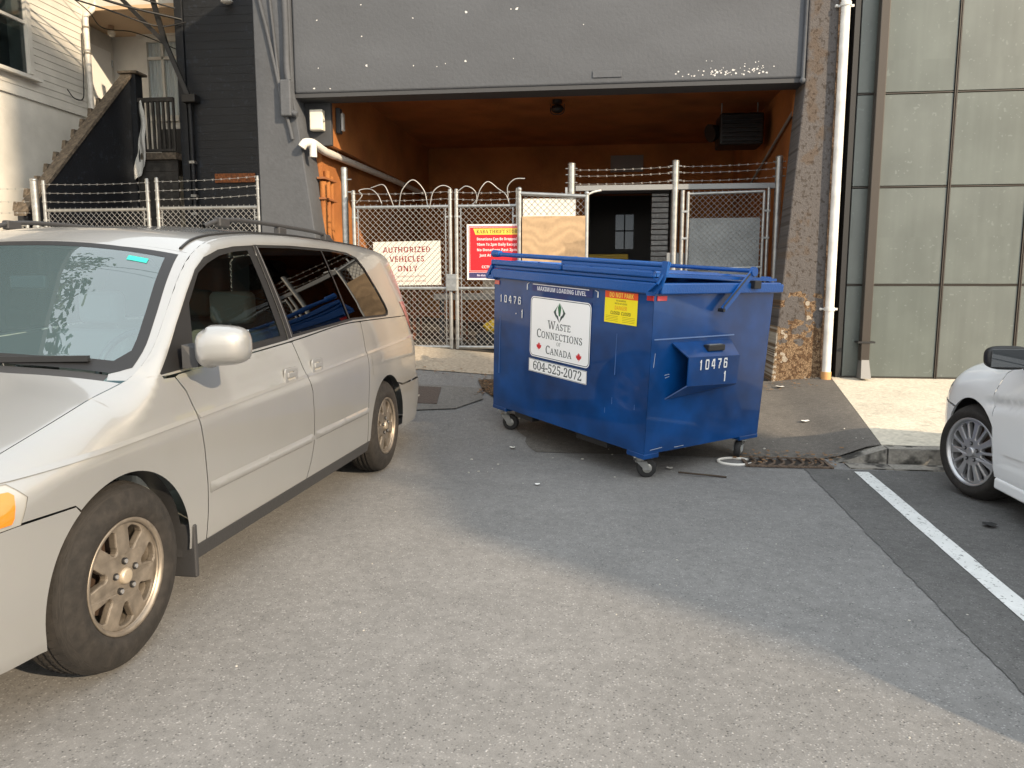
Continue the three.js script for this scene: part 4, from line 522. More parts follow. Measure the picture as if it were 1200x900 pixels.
  // white scrapes where the paint is gone
  const sc = std(lin(.34, .37, .44), .8); seed = 91; const scr = mb(); for (const [y, z, l, a] of [[.62, -.025, .1, 1.5], [.56, -.14, .05, .1], [.54, -.15, .04, .2], [1.0, -1.15, .06, 1.4], [.85, -1.12, .06, 1.5], [.03, -.05, .12, .05], [.02, -.3, .1, .02]]) scr.bar([.0075, y, z], [.0075, y + l * Math.sin(a), z - l * Math.cos(a)], .003, .003); stuff(scr.build('side_scrapes', sc, d));
  const sf = mb(); for (const [x, y, l] of [[-.33, .52, .3], [-1.78, .3, .5], [-.12, .3, .04], [-.35, .3, .05], [-.42, .22, .04]]) sf.box(x, x + .003, y, y + l, tf * y / H, tf * (y + l) / H + .0012); stuff(sf.build('front_scrapes', phys(lin(.07, .15, .36), .4), d));
  // reflectors
  const red = phys(lin(.5, .012, .02), .25, { clearcoat: 1 }); mb().rbox(.013, .019, H - .05, H - .015, -.1, -.005, .002).build('reflector', red, d); mb().rbox(-.05, .012, H - .05, H - .015, .021, .027, .002).build('reflector', red, d); mb().rbox(-L + .0, -L + .07, H - .06, H - .025, .021, .027, .002).build('reflector', red, d);
  // stickers and stencilled numbers
  const decal = (name, face, x0, x1, y0, y1, tex, cut, rough = .35) => { const w = x1 - x0, h = y1 - y0, g = new THREE.PlaneGeometry(w, h), m = std(0xffffff, rough, { map: tex, ...(cut ? { alphaTest: .5, transparent: false, alphaMap: cut } : {}) }); const o = meshOf(name, g, m, d); if (face === 'front') { o.position.set((x0 + x1) / 2, (y0 + y1) / 2, tf * (y0 + y1) / 2 / H + .004); o.rotation.x = Math.atan(tf / H); } else { o.position.set(.132, (y0 + y1) / 2, -(x0 + x1) / 2); o.rotation.y = Math.PI / 2; } return o; };
  const rrect = (g, x, y, w, h, r) => { g.beginPath(); g.moveTo(x + r, y); g.arcTo(x + w, y, x + w, y + h, r); g.arcTo(x + w, y + h, x, y + h, r); g.arcTo(x, y + h, x, y, r); g.arcTo(x, y, x + w, y, r); g.closePath(); };
  const sc2 = (g, s, cx, y, big, small) => { g.textAlign = 'left'; let parts = [], tot = 0; [...s].forEach((c, i) => { g.font = (i ? small : big) + 'px serif'; const w = g.measureText(c).width + 3; parts.push([c, w, i ? small : big]); tot += w; }); let x = cx - tot / 2; for (const [c, w, f] of parts) { g.font = f + 'px serif'; g.fillText(c, x, y); g.strokeText(c, x, y); x += w; } };
  const leafM = (g, x, y, s) => { g.fillStyle = '#c8202c'; g.beginPath(); const p = [[0, -1], [.18, -.6], [.42, -.72], [.36, -.2], [.62, -.42], [.7, -.22], [1, -.26], [.84, .1], [.95, .2], [.42, .6], [.46, .78], [.05, .7], [.05, 1.1], [-.05, 1.1], [-.05, .7], [-.46, .78], [-.42, .6], [-.95, .2], [-.84, .1], [-1, -.26], [-.7, -.22], [-.62, -.42], [-.36, -.2], [-.42, -.72], [-.18, -.6]]; p.forEach(([a, b], i) => i ? g.lineTo(x + a * s, y + b * s) : g.moveTo(x + a * s, y + b * s)); g.closePath(); g.fill(); };
  const signTex = canvasTex(1024, 696, (g, w, h) => {
    g.fillStyle = '#16306b'; g.fillRect(0, 0, w, h); rrect(g, 4, 4, w - 8, h - 8, 60); g.fillStyle = '#f2f3f5'; g.fill(); rrect(g, 18, 18, w - 36, h - 36, 48); g.strokeStyle = '#3a4a58'; g.lineWidth = 8; g.stroke();
    g.fillStyle = '#2c3a40'; g.strokeStyle = '#2c3a40'; g.lineWidth = 2; sc2(g, 'WASTE', w / 2, 345, 128, 98); sc2(g, 'CONNECTIONS', w / 2, 460, 132, 102); g.font = '54px serif'; g.textAlign = 'center'; g.fillText('OF', w / 2, 520); sc2(g, 'CANADA', w / 2, 630, 128, 98); leafM(g, 170, 560, 46); leafM(g, 850, 590, 46);
    const cx = 512, cy = 150; g.fillStyle = '#2f6b4a'; g.beginPath(); g.moveTo(cx, 40); g.lineTo(cx + 100, cy); g.lineTo(cx + 58, cy + 60); g.quadraticCurveTo(cx + 80, cy - 20, cx, 40); g.fill(); g.beginPath(); g.moveTo(cx, 40); g.lineTo(cx - 100, cy); g.lineTo(cx - 58, cy + 60); g.quadraticCurveTo(cx - 80, cy - 20, cx, 40); g.fill();
    g.fillStyle = '#2c3a40'; g.beginPath(); g.moveTo(cx - 100, cy); g.lineTo(cx, 262); g.lineTo(cx - 22, cy + 40); g.quadraticCurveTo(cx - 62, cy + 30, cx - 62, cy - 20); g.fill(); g.beginPath(); g.moveTo(cx + 100, cy); g.lineTo(cx, 262); g.lineTo(cx + 22, cy + 40); g.quadraticCurveTo(cx + 62, cy + 30, cx + 62, cy - 20); g.fill(); g.fillStyle = '#2f6b4a'; g.beginPath(); g.moveTo(cx, 44); g.lineTo(cx + 30, 96); g.lineTo(cx + 12, cy + 40); g.lineTo(cx - 12, cy + 40); g.lineTo(cx - 30, 96); g.fill(); });
  decal('logo_sign', 'front', -1.346, -.603, .516, 1.013, signTex);
  decal('phone_strip', 'front', -1.35, -.628, .392, .497, canvasTex(1024, 150, (g, w, h) => { g.fillStyle = '#f2f3f5'; g.fillRect(0, 0, w, h); g.strokeStyle = '#5a6470'; g.lineWidth = 5; g.strokeRect(6, 6, w - 12, h - 12); g.fillStyle = '#2c3a40'; g.font = '140px serif'; g.textAlign = 'center'; g.fillText('604-525-2072', w / 2, 122, 940); g.strokeStyle = '#2c3a40'; g.lineWidth = 3; g.strokeText('604-525-2072', w / 2, 122, 940); }));
  decal('yellow_notice', 'front', -.465, -.135, .893, 1.118, canvasTex(660, 360, (g, w, h) => { g.fillStyle = '#f0dc18'; g.fillRect(0, 0, w, h); g.fillStyle = '#e2501e'; g.fillRect(0, 0, w, 78); g.fillStyle = '#f6d050'; g.font = 'bold 74px sans-serif'; g.textAlign = 'center'; g.fillText('DO NOT PARK', w / 2, 66, 620); g.fillStyle = '#6a5a10'; g.font = 'bold 26px sans-serif'; g.fillText('NO HAZARDOUS', w / 2, 112, 420); g.fillText('WASTES OR LIQUIDS', w / 2, 144, 500); g.fillStyle = '#dc9414'; g.font = 'bold 62px sans-serif'; g.fillText('DANGER', w / 2, 206, 560); g.fillStyle = '#3a3208'; g.font = 'bold 52px sans-serif'; g.fillText('CLOSED  CLOSED', w / 2, 262, 600); g.fillStyle = '#8a7a10'; for (let r = 0; r < 4; r++) { g.fillRect(30, 280 + r * 18, 250, 4); g.fillRect(370, 280 + r * 18, 250, 4); } }));
  // stencilled lettering cut as thin shapes
  const stencil = (name, face, txt, x, y, h, gap = 1.2, squash = 1) => { const seg = { 0: [[.1, 0, .9, .14], [.1, .86, .9, 1], [0, .1, .2, .9], [.8, .1, 1, .9]], 1: [[.4, 0, .62, 1], [.22, .72, .42, .86]], 4: [[.68, 0, .88, 1], [0, .26, 1, .4], [0, .4, .2, .62], [.12, .58, .36, .8], [.3, .76, .7, .98]], 7: [[0, .86, 1, 1], [.72, .6, .95, .88], [.5, .3, .74, .62], [.34, 0, .56, .34]], 6: [[.1, 0, .9, .14], [.1, .5, .9, .63], [.1, .86, .9, 1], [0, .1, .2, .9], [.8, .1, 1, .55], [.8, .74, 1, .9]], '.': [[.4, 0, .62, .13]] }; const q = mb(), w = h * .5 * squash; let X = x; for (const c of txt) { if (seg[c]) for (const [a, b, e, f] of seg[c]) { if (face === 'front') q.box(X + a * w, X + e * w, y + b * h, y + f * h, tf * y / H + .006, tf * y / H + .008); else q.box(.128, .131, y + b * h, y + f * h, -(X + e * w), -(X + a * w)); } X += w * gap; } return q.build(name, std(lin(.75, .76, .77), .6), d); };
  stencil('stencil_number', 'front', '10476', -1.78, .925, .062, 1.95, 1.1); stencil('stencil_number', 'front', '1', -1.475, .815, .07); stencil('stencil_number', 'front', '.', -1.56, .84, .07);
  stencil('stencil_number', 'side', '10476', .355, .60, .072, 1.85); stencil('stencil_number', 'side', '1', .625, .50, .075);
  // loading level line and words
  const mm = decal('level_marking', 'front', -1.33, -.60, 1.052, 1.112, canvasTex(1460, 118, (g, w, h) => { g.fillStyle = '#12296a'; g.fillRect(0, 0, w, h); g.fillStyle = '#dfe3ea'; g.fillRect(10, 4, w - 90, 14); g.font = 'bold 92px sans-serif'; g.textAlign = 'center'; g.fillText('MAXIMUM LOADING LEVEL', w / 2 - 10, 104, 1380); }));
  mb().box(-1.40, -1.39, 1.055, 1.10, .022, .026).bar([-1.395, 1.10, .024], [-1.37, 1.113, .024], .012, .003).build('level_mark', std(lin(.7, .72, .75), .6), d); mb().box(-.545, -.535, 1.06, 1.10, .022, .026).bar([-.54, 1.10, .024], [-.57, 1.11, .024], .012, .003).build('level_mark', std(lin(.7, .72, .75), .6), d);
  // casters
  const up = new THREE.Matrix4().makeRotationZ(Math.PI / 2);
  const caster = (x, z, turn, len) => { const c = new THREE.Group(); c.name = 'caster'; c.position.set(x, 0, z); c.rotation.y = turn; d.add(c); const by = -len; mb().rbox(-.055, .055, -.045, -.032, -.06, .06, .003).cyl([0, -.075, 0], [0, -.04, 0], .032).build('swivel', M.galv, c); mb().hexa([[-.036, by + .06, .03], [-.03, by + .06, .03], [-.03, by + .06, .075], [-.036, by + .06, .075]], [[-.036, -.07, -.04], [-.03, -.07, -.04], [-.03, -.07, .04], [-.036, -.07, .04]]).hexa([[.03, by + .06, .03], [.036, by + .06, .03], [.036, by + .06, .075], [.03, by + .06, .075]], [[.03, -.07, -.04], [.036, -.07, -.04], [.036, -.07, .04], [.03, -.07, .04]]).box(-.036, .036, -.078, -.07, -.04, .04).build('fork', M.galv, c);
    const ax = new THREE.Matrix4().makeTranslation(0, by + .072, .05).multiply(up); mb().lathe([[.03, -.024], [.062, -.024], [.071, -.016], [.072, 0], [.071, .016], [.062, .024], [.03, .024]], 28, ax).build('wheel', M.blackRubber, c); mb().lathe([[.001, -.027], [.034, -.027], [.036, 0], [.034, .027], [.001, .027]], 20, ax.clone()).build('hub', std(lin(.4, .4, .38), .5, { metalness: .5 }), c); return c; };
  const dv = (x, z) => { const o = V3(x, 0, z).applyEuler(d.rotation).add(d.position); return (o.y - gH(o.x, o.z)) / Math.cos(.067); };
  for (const [x, z, r] of [[-.1, -.07, 2.6], [-L + .1, -.07, 2.2], [-.07, -W + .12, .5], [-L + .1, -W + .12, 1.4]]) caster(x, z, r, dv(x, z));
}

// ------------------------------------------------------------------ vehicles
const SQ = (u) => 1 - Math.sqrt(Math.max(0, 1 - .97 * u * u));
function bodySurfaces(S) { // S: topE, lr, lf, wp, wf tables; returns maps from side view / plan view to space
  const W = (l, h) => {
    let w = S.wp(l) + S.wf(h) + (S.crease ? S.crease(l, h) : 0);
    const e = S.topE(l), r = S.curl(l); if (h > e - r) w -= S.curlIn(l) * SQ(clamp((h - e + r) / r, 0, 1));
    const b = S.lr(h) + S.rearR; if (l < b) w -= S.rearIn * SQ(clamp((b - l) / S.rearR, 0, 1));
    const f = S.lf(h) - S.frontR; if (l > f) w -= S.frontIn * SQ(clamp((l - f) / S.frontR, 0, 1)); return w;
  };
  const side = (s, off = 0) => (l, h) => [s * (W(l, h) + off), h, l];
  const bowF = (l) => S.bow * sstep(S.bow0, S.bow1, l), bowR = (l) => -S.bowRear * (1 - sstep(S.rear0, S.rear0 + .5, l));
  const top = (off = 0) => (l, v) => { const e = S.topE(l), we = W(l, e), k = 1 - Math.pow(Math.abs(v), 2.2); return [v * we, e + S.crown(l) * k + off, l + (bowF(l) + bowR(l)) * (1 - v * v)]; };
  const front = (off = 0) => (v, h) => { const l = S.lf(h); return [v * W(l, h), h, l + S.bow * (1 - v * v) + off]; };
  const rear = (off = 0) => (v, h) => { const l = S.lr(h); return [v * W(l, h), h, l - S.bowRear * (1 - v * v) - off]; };
  return { W, side, top, front, rear };
}
const arc = (cx, cy, r, a0, a1, n) => { const o = []; for (let i = 0; i <= n; i++) { const a = (a0 + (a1 - a0) * i / n) * Math.PI / 180; o.push([cx + r * Math.cos(a), cy + r * Math.sin(a)]); } return o; };
const along = (f, a, b, n, d = 0) => { const o = []; for (let i = 0; i <= n; i++) { const x = a + (b - a) * i / n; o.push([x, f(x) - d]); } return o; };
const alongH = (f, a, b, n, d = 0) => { const o = []; for (let i = 0; i <= n; i++) { const h = a + (b - a) * i / n; o.push([f(h) + d, h]); } return o; };
M.vanPaint = phys(lin(.345, .352, .36), .38, { metalness: .45, clearcoat: 1, clearcoatRoughness: .04, map: dataTex(512, (u, v) => { const c = .92 + .1 * fbm(u, v, 3, 5, 700) ; return [c, c * .995, c * .985]; }, true, 2.4) });
M.carPaint = phys(lin(.78, .8, .82), .4, { clearcoat: 1, clearcoatRoughness: .04 });
M.screen = phys(lin(.48, .70, .78), .0, { transmission: .89, thickness: 0, ior: 2.15, specularIntensity: 1 });
M.sideGlass = phys(lin(.55, .62, .58), .0, { transmission: 1, thickness: 0, ior: 1.52 });
M.privacy = phys(lin(.02, .02, .021), .0, { transmission: 1, thickness: 0, ior: 1.52 });
M.gap = std(lin(.012, .012, .012), .9);
M.alloy = std(lin(.36, .33, .305), .42, { metalness: .6, map: dataTex(256, (u, v) => { const c = .7 + .3 * fbm(u, v, 10, 4, 710); return [c, c * .97, c * .92]; }, true, .3) });
M.alloyGrey = std(lin(.5, .5, .51), .35, { metalness: .75 });
M.tyre = std(lin(.028, .026, .025), .85, { map: dataTex(256, (u, v) => { const c = .7 + .5 * (fbm(u, v, 12, 4, 715) - .3); return [c, c * .96, c * .92]; }, true, .3), bumpMap: grainBump, bumpScale: .001 });
M.interior = std(lin(.24, .235, .215), .9);
function makeWheel(parent, x, h, l, sgn, o) { // axle along local x, face towards +x
  const g = new THREE.Group(); g.name = 'wheel'; g.position.set(x, h, l); g.rotation.set(0, (sgn > 0 ? 0 : Math.PI) + (o.steer || 0), 0); parent.add(g);
  const R = o.R, r = o.rim, w = o.w, ax = new THREE.Matrix4().makeRotationZ(-Math.PI / 2);
  const ty = mb().lathe([[r - .004, -w + .012], [r + .012, -w - .004], [r + .05, -w - .012], [R - .03, -w + .004], [R - .008, -w + .03], [R - .001, -w + .06], [R - .001, -w + .068], [R - .009, -w + .07], [R - .009, -w + .078], [R, -w + .08], [R, -w * .5 - .008], [R - .009, -w * .5 - .006], [R - .009, -w * .5 + .006], [R, -w * .5 + .008], [R, -.08], [R - .009, -.078], [R - .009, -.07], [R - .001, -.068], [R - .003, -.045], [R - .012, -.022], [R - .03, -.006], [r + .055, .010], [r + .035, .0105], [r + .02, .006], [r + .008, .0], [r - .004, -.012]], 72, ax).build('tyre', M.tyre, g);
  const tr = mb(); for (let i = 0; i < 66; i++) { const a = i / 66 * 6.2832; for (const [a0, b0, d, sl] of [[-.066, -.03, .0035, .0], [-w * .5 + .01, -.081, .003, .2], [-w + .081, -w * .5 - .01, .003, -.2], [-w + .03, -w + .058, .0035, 0]]) { const q = new THREE.BoxGeometry(b0 - a0, .006, R * 6.2832 / 66 * .8); q.applyMatrix4(new THREE.Matrix4().makeRotationX(a + .03 * (sl ? 1 : 0)).multiply(new THREE.Matrix4().makeTranslation((a0 + b0) / 2, R - (sl ? .0005 : .006), 0)).multiply(new THREE.Matrix4().makeRotationY(sl)).multiply(new THREE.Matrix4().makeRotationZ(sl ? 0 : a0 > -.1 ? -.28 : .28))); tr.add(q); } } stuff(tr.build('tread_blocks', M.tyre, g));
  mb().lathe([[r - .03, -w + .01], [r - .03, -.06], [r - .02, -.035], [r - .006, -.012], [r + .006, -.003], [r + .004, .003], [r - .006, .002], [r - .012, -.008]], 56, ax).build('rim_barrel', o.mat, g);
  const s = new THREE.Shape(); s.absarc(0, 0, r - .008, 0, Math.PI * 2, false); for (const hp of o.holes) { const p = new THREE.Path(hp.map((q) => new THREE.Vector2(...q))); s.holes.push(p); }
  const sg = new THREE.ExtrudeGeometry(s, { depth: .018, bevelEnabled: true, bevelThickness: .006, bevelSize: .005, bevelOffset: -.005, bevelSegments: 2, curveSegments: 48 }); sg.rotateY(Math.PI / 2); sg.translate(-.03 - (o.dish || 0), 0, 0); { const p = sg.attributes.position; for (let i = 0; i < p.count; i++) { const rad = Math.hypot(p.getY(i), p.getZ(i)); p.setX(i, p.getX(i) + (o.bulge || .0) * (1 - rad / r)); } sg.computeVertexNormals(); }
  mb().add(sg).build('spoke_disc', o.mat, g);
  mb().lathe([[.001, .006], [o.cap * .7, .006], [o.cap * .95, .001], [o.cap, -.012]], 24, ax.clone().setPosition(-.004 + (o.bulge || 0) - (o.dish || 0), 0, 0)).build('centre_cap', o.capMat || o.mat, g);
  for (let i = 0; i < 5; i++) { const a = i / 5 * 6.2832 + (o.lug0 || .3), q = .056; const bx = -.006 + (o.bulge || 0) * .75 - (o.dish || 0); mb().cyl([bx - .01, q * Math.sin(a), q * Math.cos(a)], [bx + .004, q * Math.sin(a), q * Math.cos(a)], .0125, .0125, 12).build('lug_seat', M.black, g); mb().cyl([bx - .005, q * Math.sin(a), q * Math.cos(a)], [bx + .008, q * Math.sin(a), q * Math.cos(a)], .0085, .0085, 6).build('lug_nut', M.alloyGrey, g); }
  mb().lathe([[.03, -.1], [r * .7, -.1], [r * .7, -.085], [.03, -.085]], 36, ax).build('brake_disc', std(lin(.09, .06, .045), .6, { metalness: .5 }), g); mb().lathe([[.01, -w + .02], [r - .031, -w + .02], [r - .031, -w + .03], [.01, -w + .03]], 30, ax).build('inner_face', M.black, g);
  return g;
}
function spokeHoles(n, r0, r1, a0, a1, ph = 0) { const out = []; for (let k = 0; k < n; k++) { const c = k / n * Math.PI * 2 + ph, P = []; for (let i = 0; i <= 8; i++) { const a = -a1 + 2 * a1 * i / 8, q = r1 - .012 * Math.pow(Math.abs(a / a1), 4); P.push([q * Math.cos(c + a), q * Math.sin(c + a)]); } for (let i = 0; i <= 8; i++) { const t = i / 8 * Math.PI, w = r0 * Math.tan(a0), lx = r0 + .022 - .022 * Math.sin(t), ly = w * Math.cos(t); P.push([lx * Math.cos(c) - ly * Math.sin(c), lx * Math.sin(c) + ly * Math.cos(c)]); } out.push(P); } return out; }

function buildVan() {
  const v = thing('minivan', 'silver minivan parked nose out beside the yard gates', 'minivan');
  const ang = Math.atan2(-.03, 1); // heading: almost straight out of the yard
  v.rotation.y = ang; // local z = forward, local x = its left side
  const side0 = V3(-1.583, 0, 3.703), nrm = V3(Math.cos(ang), 0, -Math.sin(ang)); const HW = .955; v.position.copy(side0.clone().sub(nrm.clone().multiplyScalar(HW)));
  const S = {
    topE: table([-.9, -.7, -.4, 0, .8, 1.4, 1.8, 2.02, 2.2, 2.34, 2.52, 2.68, 2.76, 2.84, 3.0, 3.33, 3.6, 3.78, 3.9], [1.57, 1.605, 1.64, 1.655, 1.66, 1.645, 1.612, 1.575, 1.50, 1.40, 1.235, 1.09, 1.03, 1.0, .958, .865, .78, .72, .67]),
    lr: table([.2, .35, .5, .58, .64, 1.0, 1.3, 1.5, 1.64], [-1.0, -1.06, -1.09, -1.07, -.99, -.95, -.88, -.80, -.72]),
    lf: table([.18, .3, .5, .62, .70, .76], [3.72, 3.86, 3.93, 3.90, 3.84, 3.72]),
    wp: table([-1.1, -.7, -.2, .5, 2.4, 3.0, 3.4, 3.9], [.90, .935, .952, .955, .955, .952, .925, .84]),
    wf: table([.18, .28, .5, .8, .95, 1.08, 1.25, 1.45, 1.62, 1.7], [-.045, -.018, -.003, 0, -.014, -.032, -.07, -.122, -.172, -.2]),
    crease: (l, h) => { const c = .80 + clamp((3.5 - l), 0, 5) * .0355; return -.012 * sstep(c - .05, c + .05, h); },
    curl: (l) => .1 * sstep(2.6, 2.95, l) + .05, curlIn: (l) => .09 * sstep(2.6, 2.95, l) + .045,
    rearR: .16, rearIn: .11, frontR: .34, frontIn: .3, bow: .12, bow0: 3.2, bow1: 3.84, bowRear: .06, rear0: -.7,
    crown: (l) => .055 + .035 * sstep(1.7, 2.3, l) - .03 * sstep(2.6, 2.9, l),
  };
  const B = bodySurfaces(S), E = .034;
  const belt = table([-1, -.11, .53, 1.46, 1.56, 2.7], [1.12, 1.128, 1.13, 1.078, 1.072, 1.018]);
  const AF = [2.965, .335], AR = [-.01, .335], RA = .378;
  const seamF = [[2.46, .30], [2.45, .42], [2.447, .543], [2.46, .7], [2.489, .857], [2.53, .95], [2.59, 1.016]];
  const seamR = [[1.50, 1.072], [1.40, .9], [1.345, .786], [1.332, .64], [1.341, .498], [1.385, .39], [1.44, .30]];
  const seamQ = [[.405, 1.125], [.40, .9], [.405, .7], [.42, .6], [.43, .5], [.43, .30]];
  const topFix = (c, d) => inset(c, d).map((p, i) => c[i][1] > S.topE(c[i][0]) - .006 && c[i][0] > 2.69 ? [c[i][0], S.topE(c[i][0])] : p);
  for (const s of [1, -1]) {
    const P = (name, c, holes, m, off = 0, len = E, parent = v) => meshOf(name, surf(c, holes, len, B.side(s, off), [s, .15, 0]), m, parent);
    P('front_fender', topFix([...seamF, [2.66, 1.018], [2.70, S.topE(2.70) - .002], ...along(S.topE, 2.74, 3.66, 24, .001), [3.62, .755], [3.5, .79], [3.41, .79], [3.375, .745], [3.4, .69], [3.41, .672], [3.205, .667], ...arc(AF[0], AF[1], RA, 55, 184, 34), [2.585, .30]], .0025), null, M.vanPaint);
    P('front_door', inset([...seamF.slice().reverse(), ...[[1.44, .30]], ...seamR.slice(0, 6).reverse(), ...along(belt, 1.54, 2.56, 12)], .0028), null, M.vanPaint);
    P('sliding_door', inset([...seamR, ...[[.43, .30]], ...seamQ.slice(0, 5).reverse(), ...along(belt, .45, 1.48, 12)], .0028), null, M.vanPaint);
    P('rear_quarter', inset([...seamQ.slice(0, 5), [.428, .30], [RA + AR[0] + .012, .30], ...arc(AR[0], AR[1], RA, -2, 128, 34), [-.40, .605], [-.7, .60], [S.lr(.6) + .002, .60], ...alongH(S.lr, .62, 1.118, 14, .001), ...along(belt, -.94, .39, 16)], .0025), null, M.vanPaint);
    P('rear_bumper_end', inset([...arc(AR[0], AR[1], RA, 130, 184, 14), [-.4, .24], ...alongH(S.lr, .24, .585, 10, .001), [-.7, .592], [-.36, .598]], .002), null, M.vanPaint, .006);
    P('front_bumper_end', inset([...arc(AF[0], AF[1], RA, 54.2, -16, 18), [3.36, .235], ...alongH(S.lf, .24, .64, 10, -.001), [3.7, .662], [3.43, .6705], [3.206, .6665]], .002), null, M.vanPaint, .004);
    // upper body side with the window openings
    const winF = [[2.685, 1.032], [2.6, 1.115], [2.5, 1.215], [2.36, 1.345], [2.24, 1.445], [2.14, 1.5], [2.0, 1.54], [1.85, 1.562], [1.64, 1.578], [1.60, 1.4], [1.555, 1.2], [1.535, 1.088], [1.56, 1.086], [2.1, 1.058]];
    const winR = [[1.60, 1.582], [1.2, 1.598], [.61, 1.604], [.3, 1.595], [.14, 1.565], [.04, 1.5], [-.1, 1.36], [-.22, 1.23], [-.245, 1.18], [-.22, 1.152], [-.15, 1.142], [.53, 1.145], [1.0, 1.12], [1.47, 1.095], [1.515, 1.3]];
    P('upper_side', [...along(S.topE, 2.76, -.70, 60, .0), ...alongH(S.lr, 1.6, 1.13, 12, .001), ...along((x) => belt(x) + .004, -.94, 2.62, 40)], [winF, winR], M.vanPaint, 0, .045);
    const frame = (n, w, gl, m) => { const t = P(n, w, [gl], M.black, -.004, .05); P('glass', gl, null, m, -.008, .06, t); return t; };
    frame('front_window', winF, [[2.43, 1.075], [2.36, 1.30], [2.22, 1.43], [2.12, 1.475], [2.0, 1.512], [1.85, 1.537], [1.705, 1.55], [1.66, 1.38], [1.605, 1.112]], M.sideGlass);
    frame('rear_window', winR, inset(winR, .014), M.privacy);
    // dividing strip in the long rear glass, sill, mouldings, handles
    P('pillar_trim', [[1.638, 1.58], [1.602, 1.583], [1.56, 1.44], [1.516, 1.3], [1.49, 1.19], [1.472, 1.096], [1.533, 1.09], [1.553, 1.2], [1.598, 1.4]], null, M.black, .002, .05); P('pillar_edge', [[1.612, 1.575], [1.606, 1.575], [1.52, 1.25], [1.494, 1.1], [1.50, 1.1], [1.526, 1.25]], null, M.alloyGrey, .004, .05);
    P('window_divider', [[.755, 1.60], [.735, 1.60], [.66, 1.4], [.57, 1.15], [.595, 1.15], [.68, 1.4]], null, M.black, -.003, .05);
    const strip = (n, pts, t, m, hh) => { const q = mb(); for (let i = 0; i < pts.length - 1; i++) { const [a, b] = [pts[i], pts[i + 1]], A = [s * (B.W(...a) + t * .4), a[1], a[0]], C = [s * (B.W(...b) + t * .4), b[1], b[0]]; q.bar(A, C, t, hh); } return q.build(n, m, v); };
    const mould = (n, l0, l1, h) => { const g = surf(inset([[l0, h - .024], [l0 - .03, h - .0], [l0, h + .024], [l1, h + .024], [l1, h - .024]], 0), null, .05, (l, y) => { const u = clamp(Math.abs(y - h) / .024, 0, 1); return [s * (B.W(l, y) + .016 * (1 - u * u) + .001), y, l]; }, [s, 0, 0]); meshOf(n, g, M.vanPaint, v); };
    for (const [n, a, b] of [['fender_line', 3.49, 2.50], ['door_line', 2.478, 1.395], ['door_line', 1.385, .41], ['quarter_line', .395, -.86]]) { const cl = (l) => .80 + (3.5 - l) * .0355; meshOf(n, surf([...along((l) => cl(l) - .004, a, b, 30), ...along((l) => cl(l) + .012, b, a, 30)], null, .04, (l, y) => [s * (B.W(l, y) + .0055 * clamp(1 - (y - cl(l) + .004) / .016, 0, 1) + .0004), y, l], [s, 0, 0]), M.vanPaint, v); }
    mould('door_moulding', 1.375, 2.43, .522); mould('door_moulding', .455, 1.315, .527);
    for (const [l, h] of [[1.585, .893], [1.235, .908]]) { const hx = s * B.W(l, h); const hd = mb().add((() => { const sh2 = new THREE.Shape(), w = .075, k = .048, r = .022; sh2.moveTo(-w + r, -k); sh2.lineTo(w - r, -k); sh2.quadraticCurveTo(w, -k, w, -k + r); sh2.lineTo(w, k - r); sh2.quadraticCurveTo(w, k, w - r, k); sh2.lineTo(-w + r, k); sh2.quadraticCurveTo(-w, k, -w, k - r); sh2.lineTo(-w, -k + r); sh2.quadraticCurveTo(-w, -k, -w + r, -k); const ho = new THREE.Path(); ho.absellipse(0, .004, .052, .03, 0, Math.PI * 2); sh2.holes.push(ho); const g = new THREE.ExtrudeGeometry(sh2, { depth: .004, bevelEnabled: true, bevelThickness: .003, bevelSize: .003, bevelSegments: 2 }); g.rotateY(s * Math.PI / 2); g.translate(hx + s * .001, h, l); return g; })()).build('door_handle', M.vanPaint, v); mb().rbox(hx - .004, hx + .004 + .0, h - .024, h + .03, l - .05, l + .05, .003).build('recess', std(lin(.3, .29, .27), .5), hd); mb().rbox(Math.min(hx + s * .004, hx + s * .014), Math.max(hx + s * .004, hx + s * .014), h + .0, h + .026, l - .048, l + .048, .004).build('grip', M.vanPaint, hd); }
    P('fuel_flap', [[.31, .90], [.16, .90], [.145, .885], [.145, .765], [.16, .75], [.31, .75], [.325, .765], [.325, .885]], null, M.vanPaint, .0025);
    mb().hexa([[s * .86, .235, 2.53], [s * .925, .235, 2.53], [s * .925, .235, .40], [s * .86, .235, .40]], [[s * .88, .305, 2.53], [s * .945, .305, 2.53], [s * .945, .305, .40], [s * .88, .305, .40]]).build('sill', M.darkPlastic, v);
    // wheel wells, liners and mud flap
    for (const [c, n] of [[AF, 'wheel_well'], [AR, 'wheel_well']]) { const ln = []; const g = new THREE.CylinderGeometry(RA + .004, RA + .02, .31, 40, 1, true, 0, Math.PI * 1.04); g.rotateZ(Math.PI / 2); g.rotateX(-Math.PI * .02); const m2 = new THREE.Matrix4().makeTranslation(s * .742, c[1], c[0]); mb().add(g, m2).build(n, M.darkPlastic, v); mb().box(Math.min(s * .58, s * .6), Math.max(s * .58, s * .6), .12, .8, c[0] - .42, c[0] + .42).build('well_wall', M.black, v); }
    mb().rbox(Math.min(s * .80, s * .955), Math.max(s * .80, s * .955), .175, .40, 2.545, 2.57, .008).build('mud_flap', M.darkPlastic, v);
    // roof moulding and rack rail
    { const q = []; for (let i = 0; i <= 30; i++) { const l = 2.16 - i * .094, p = B.top(.004)(l, s * .925); q.push(p); } mb().tube(q, .007, 60, 6).build('roof_moulding', M.black, v); }
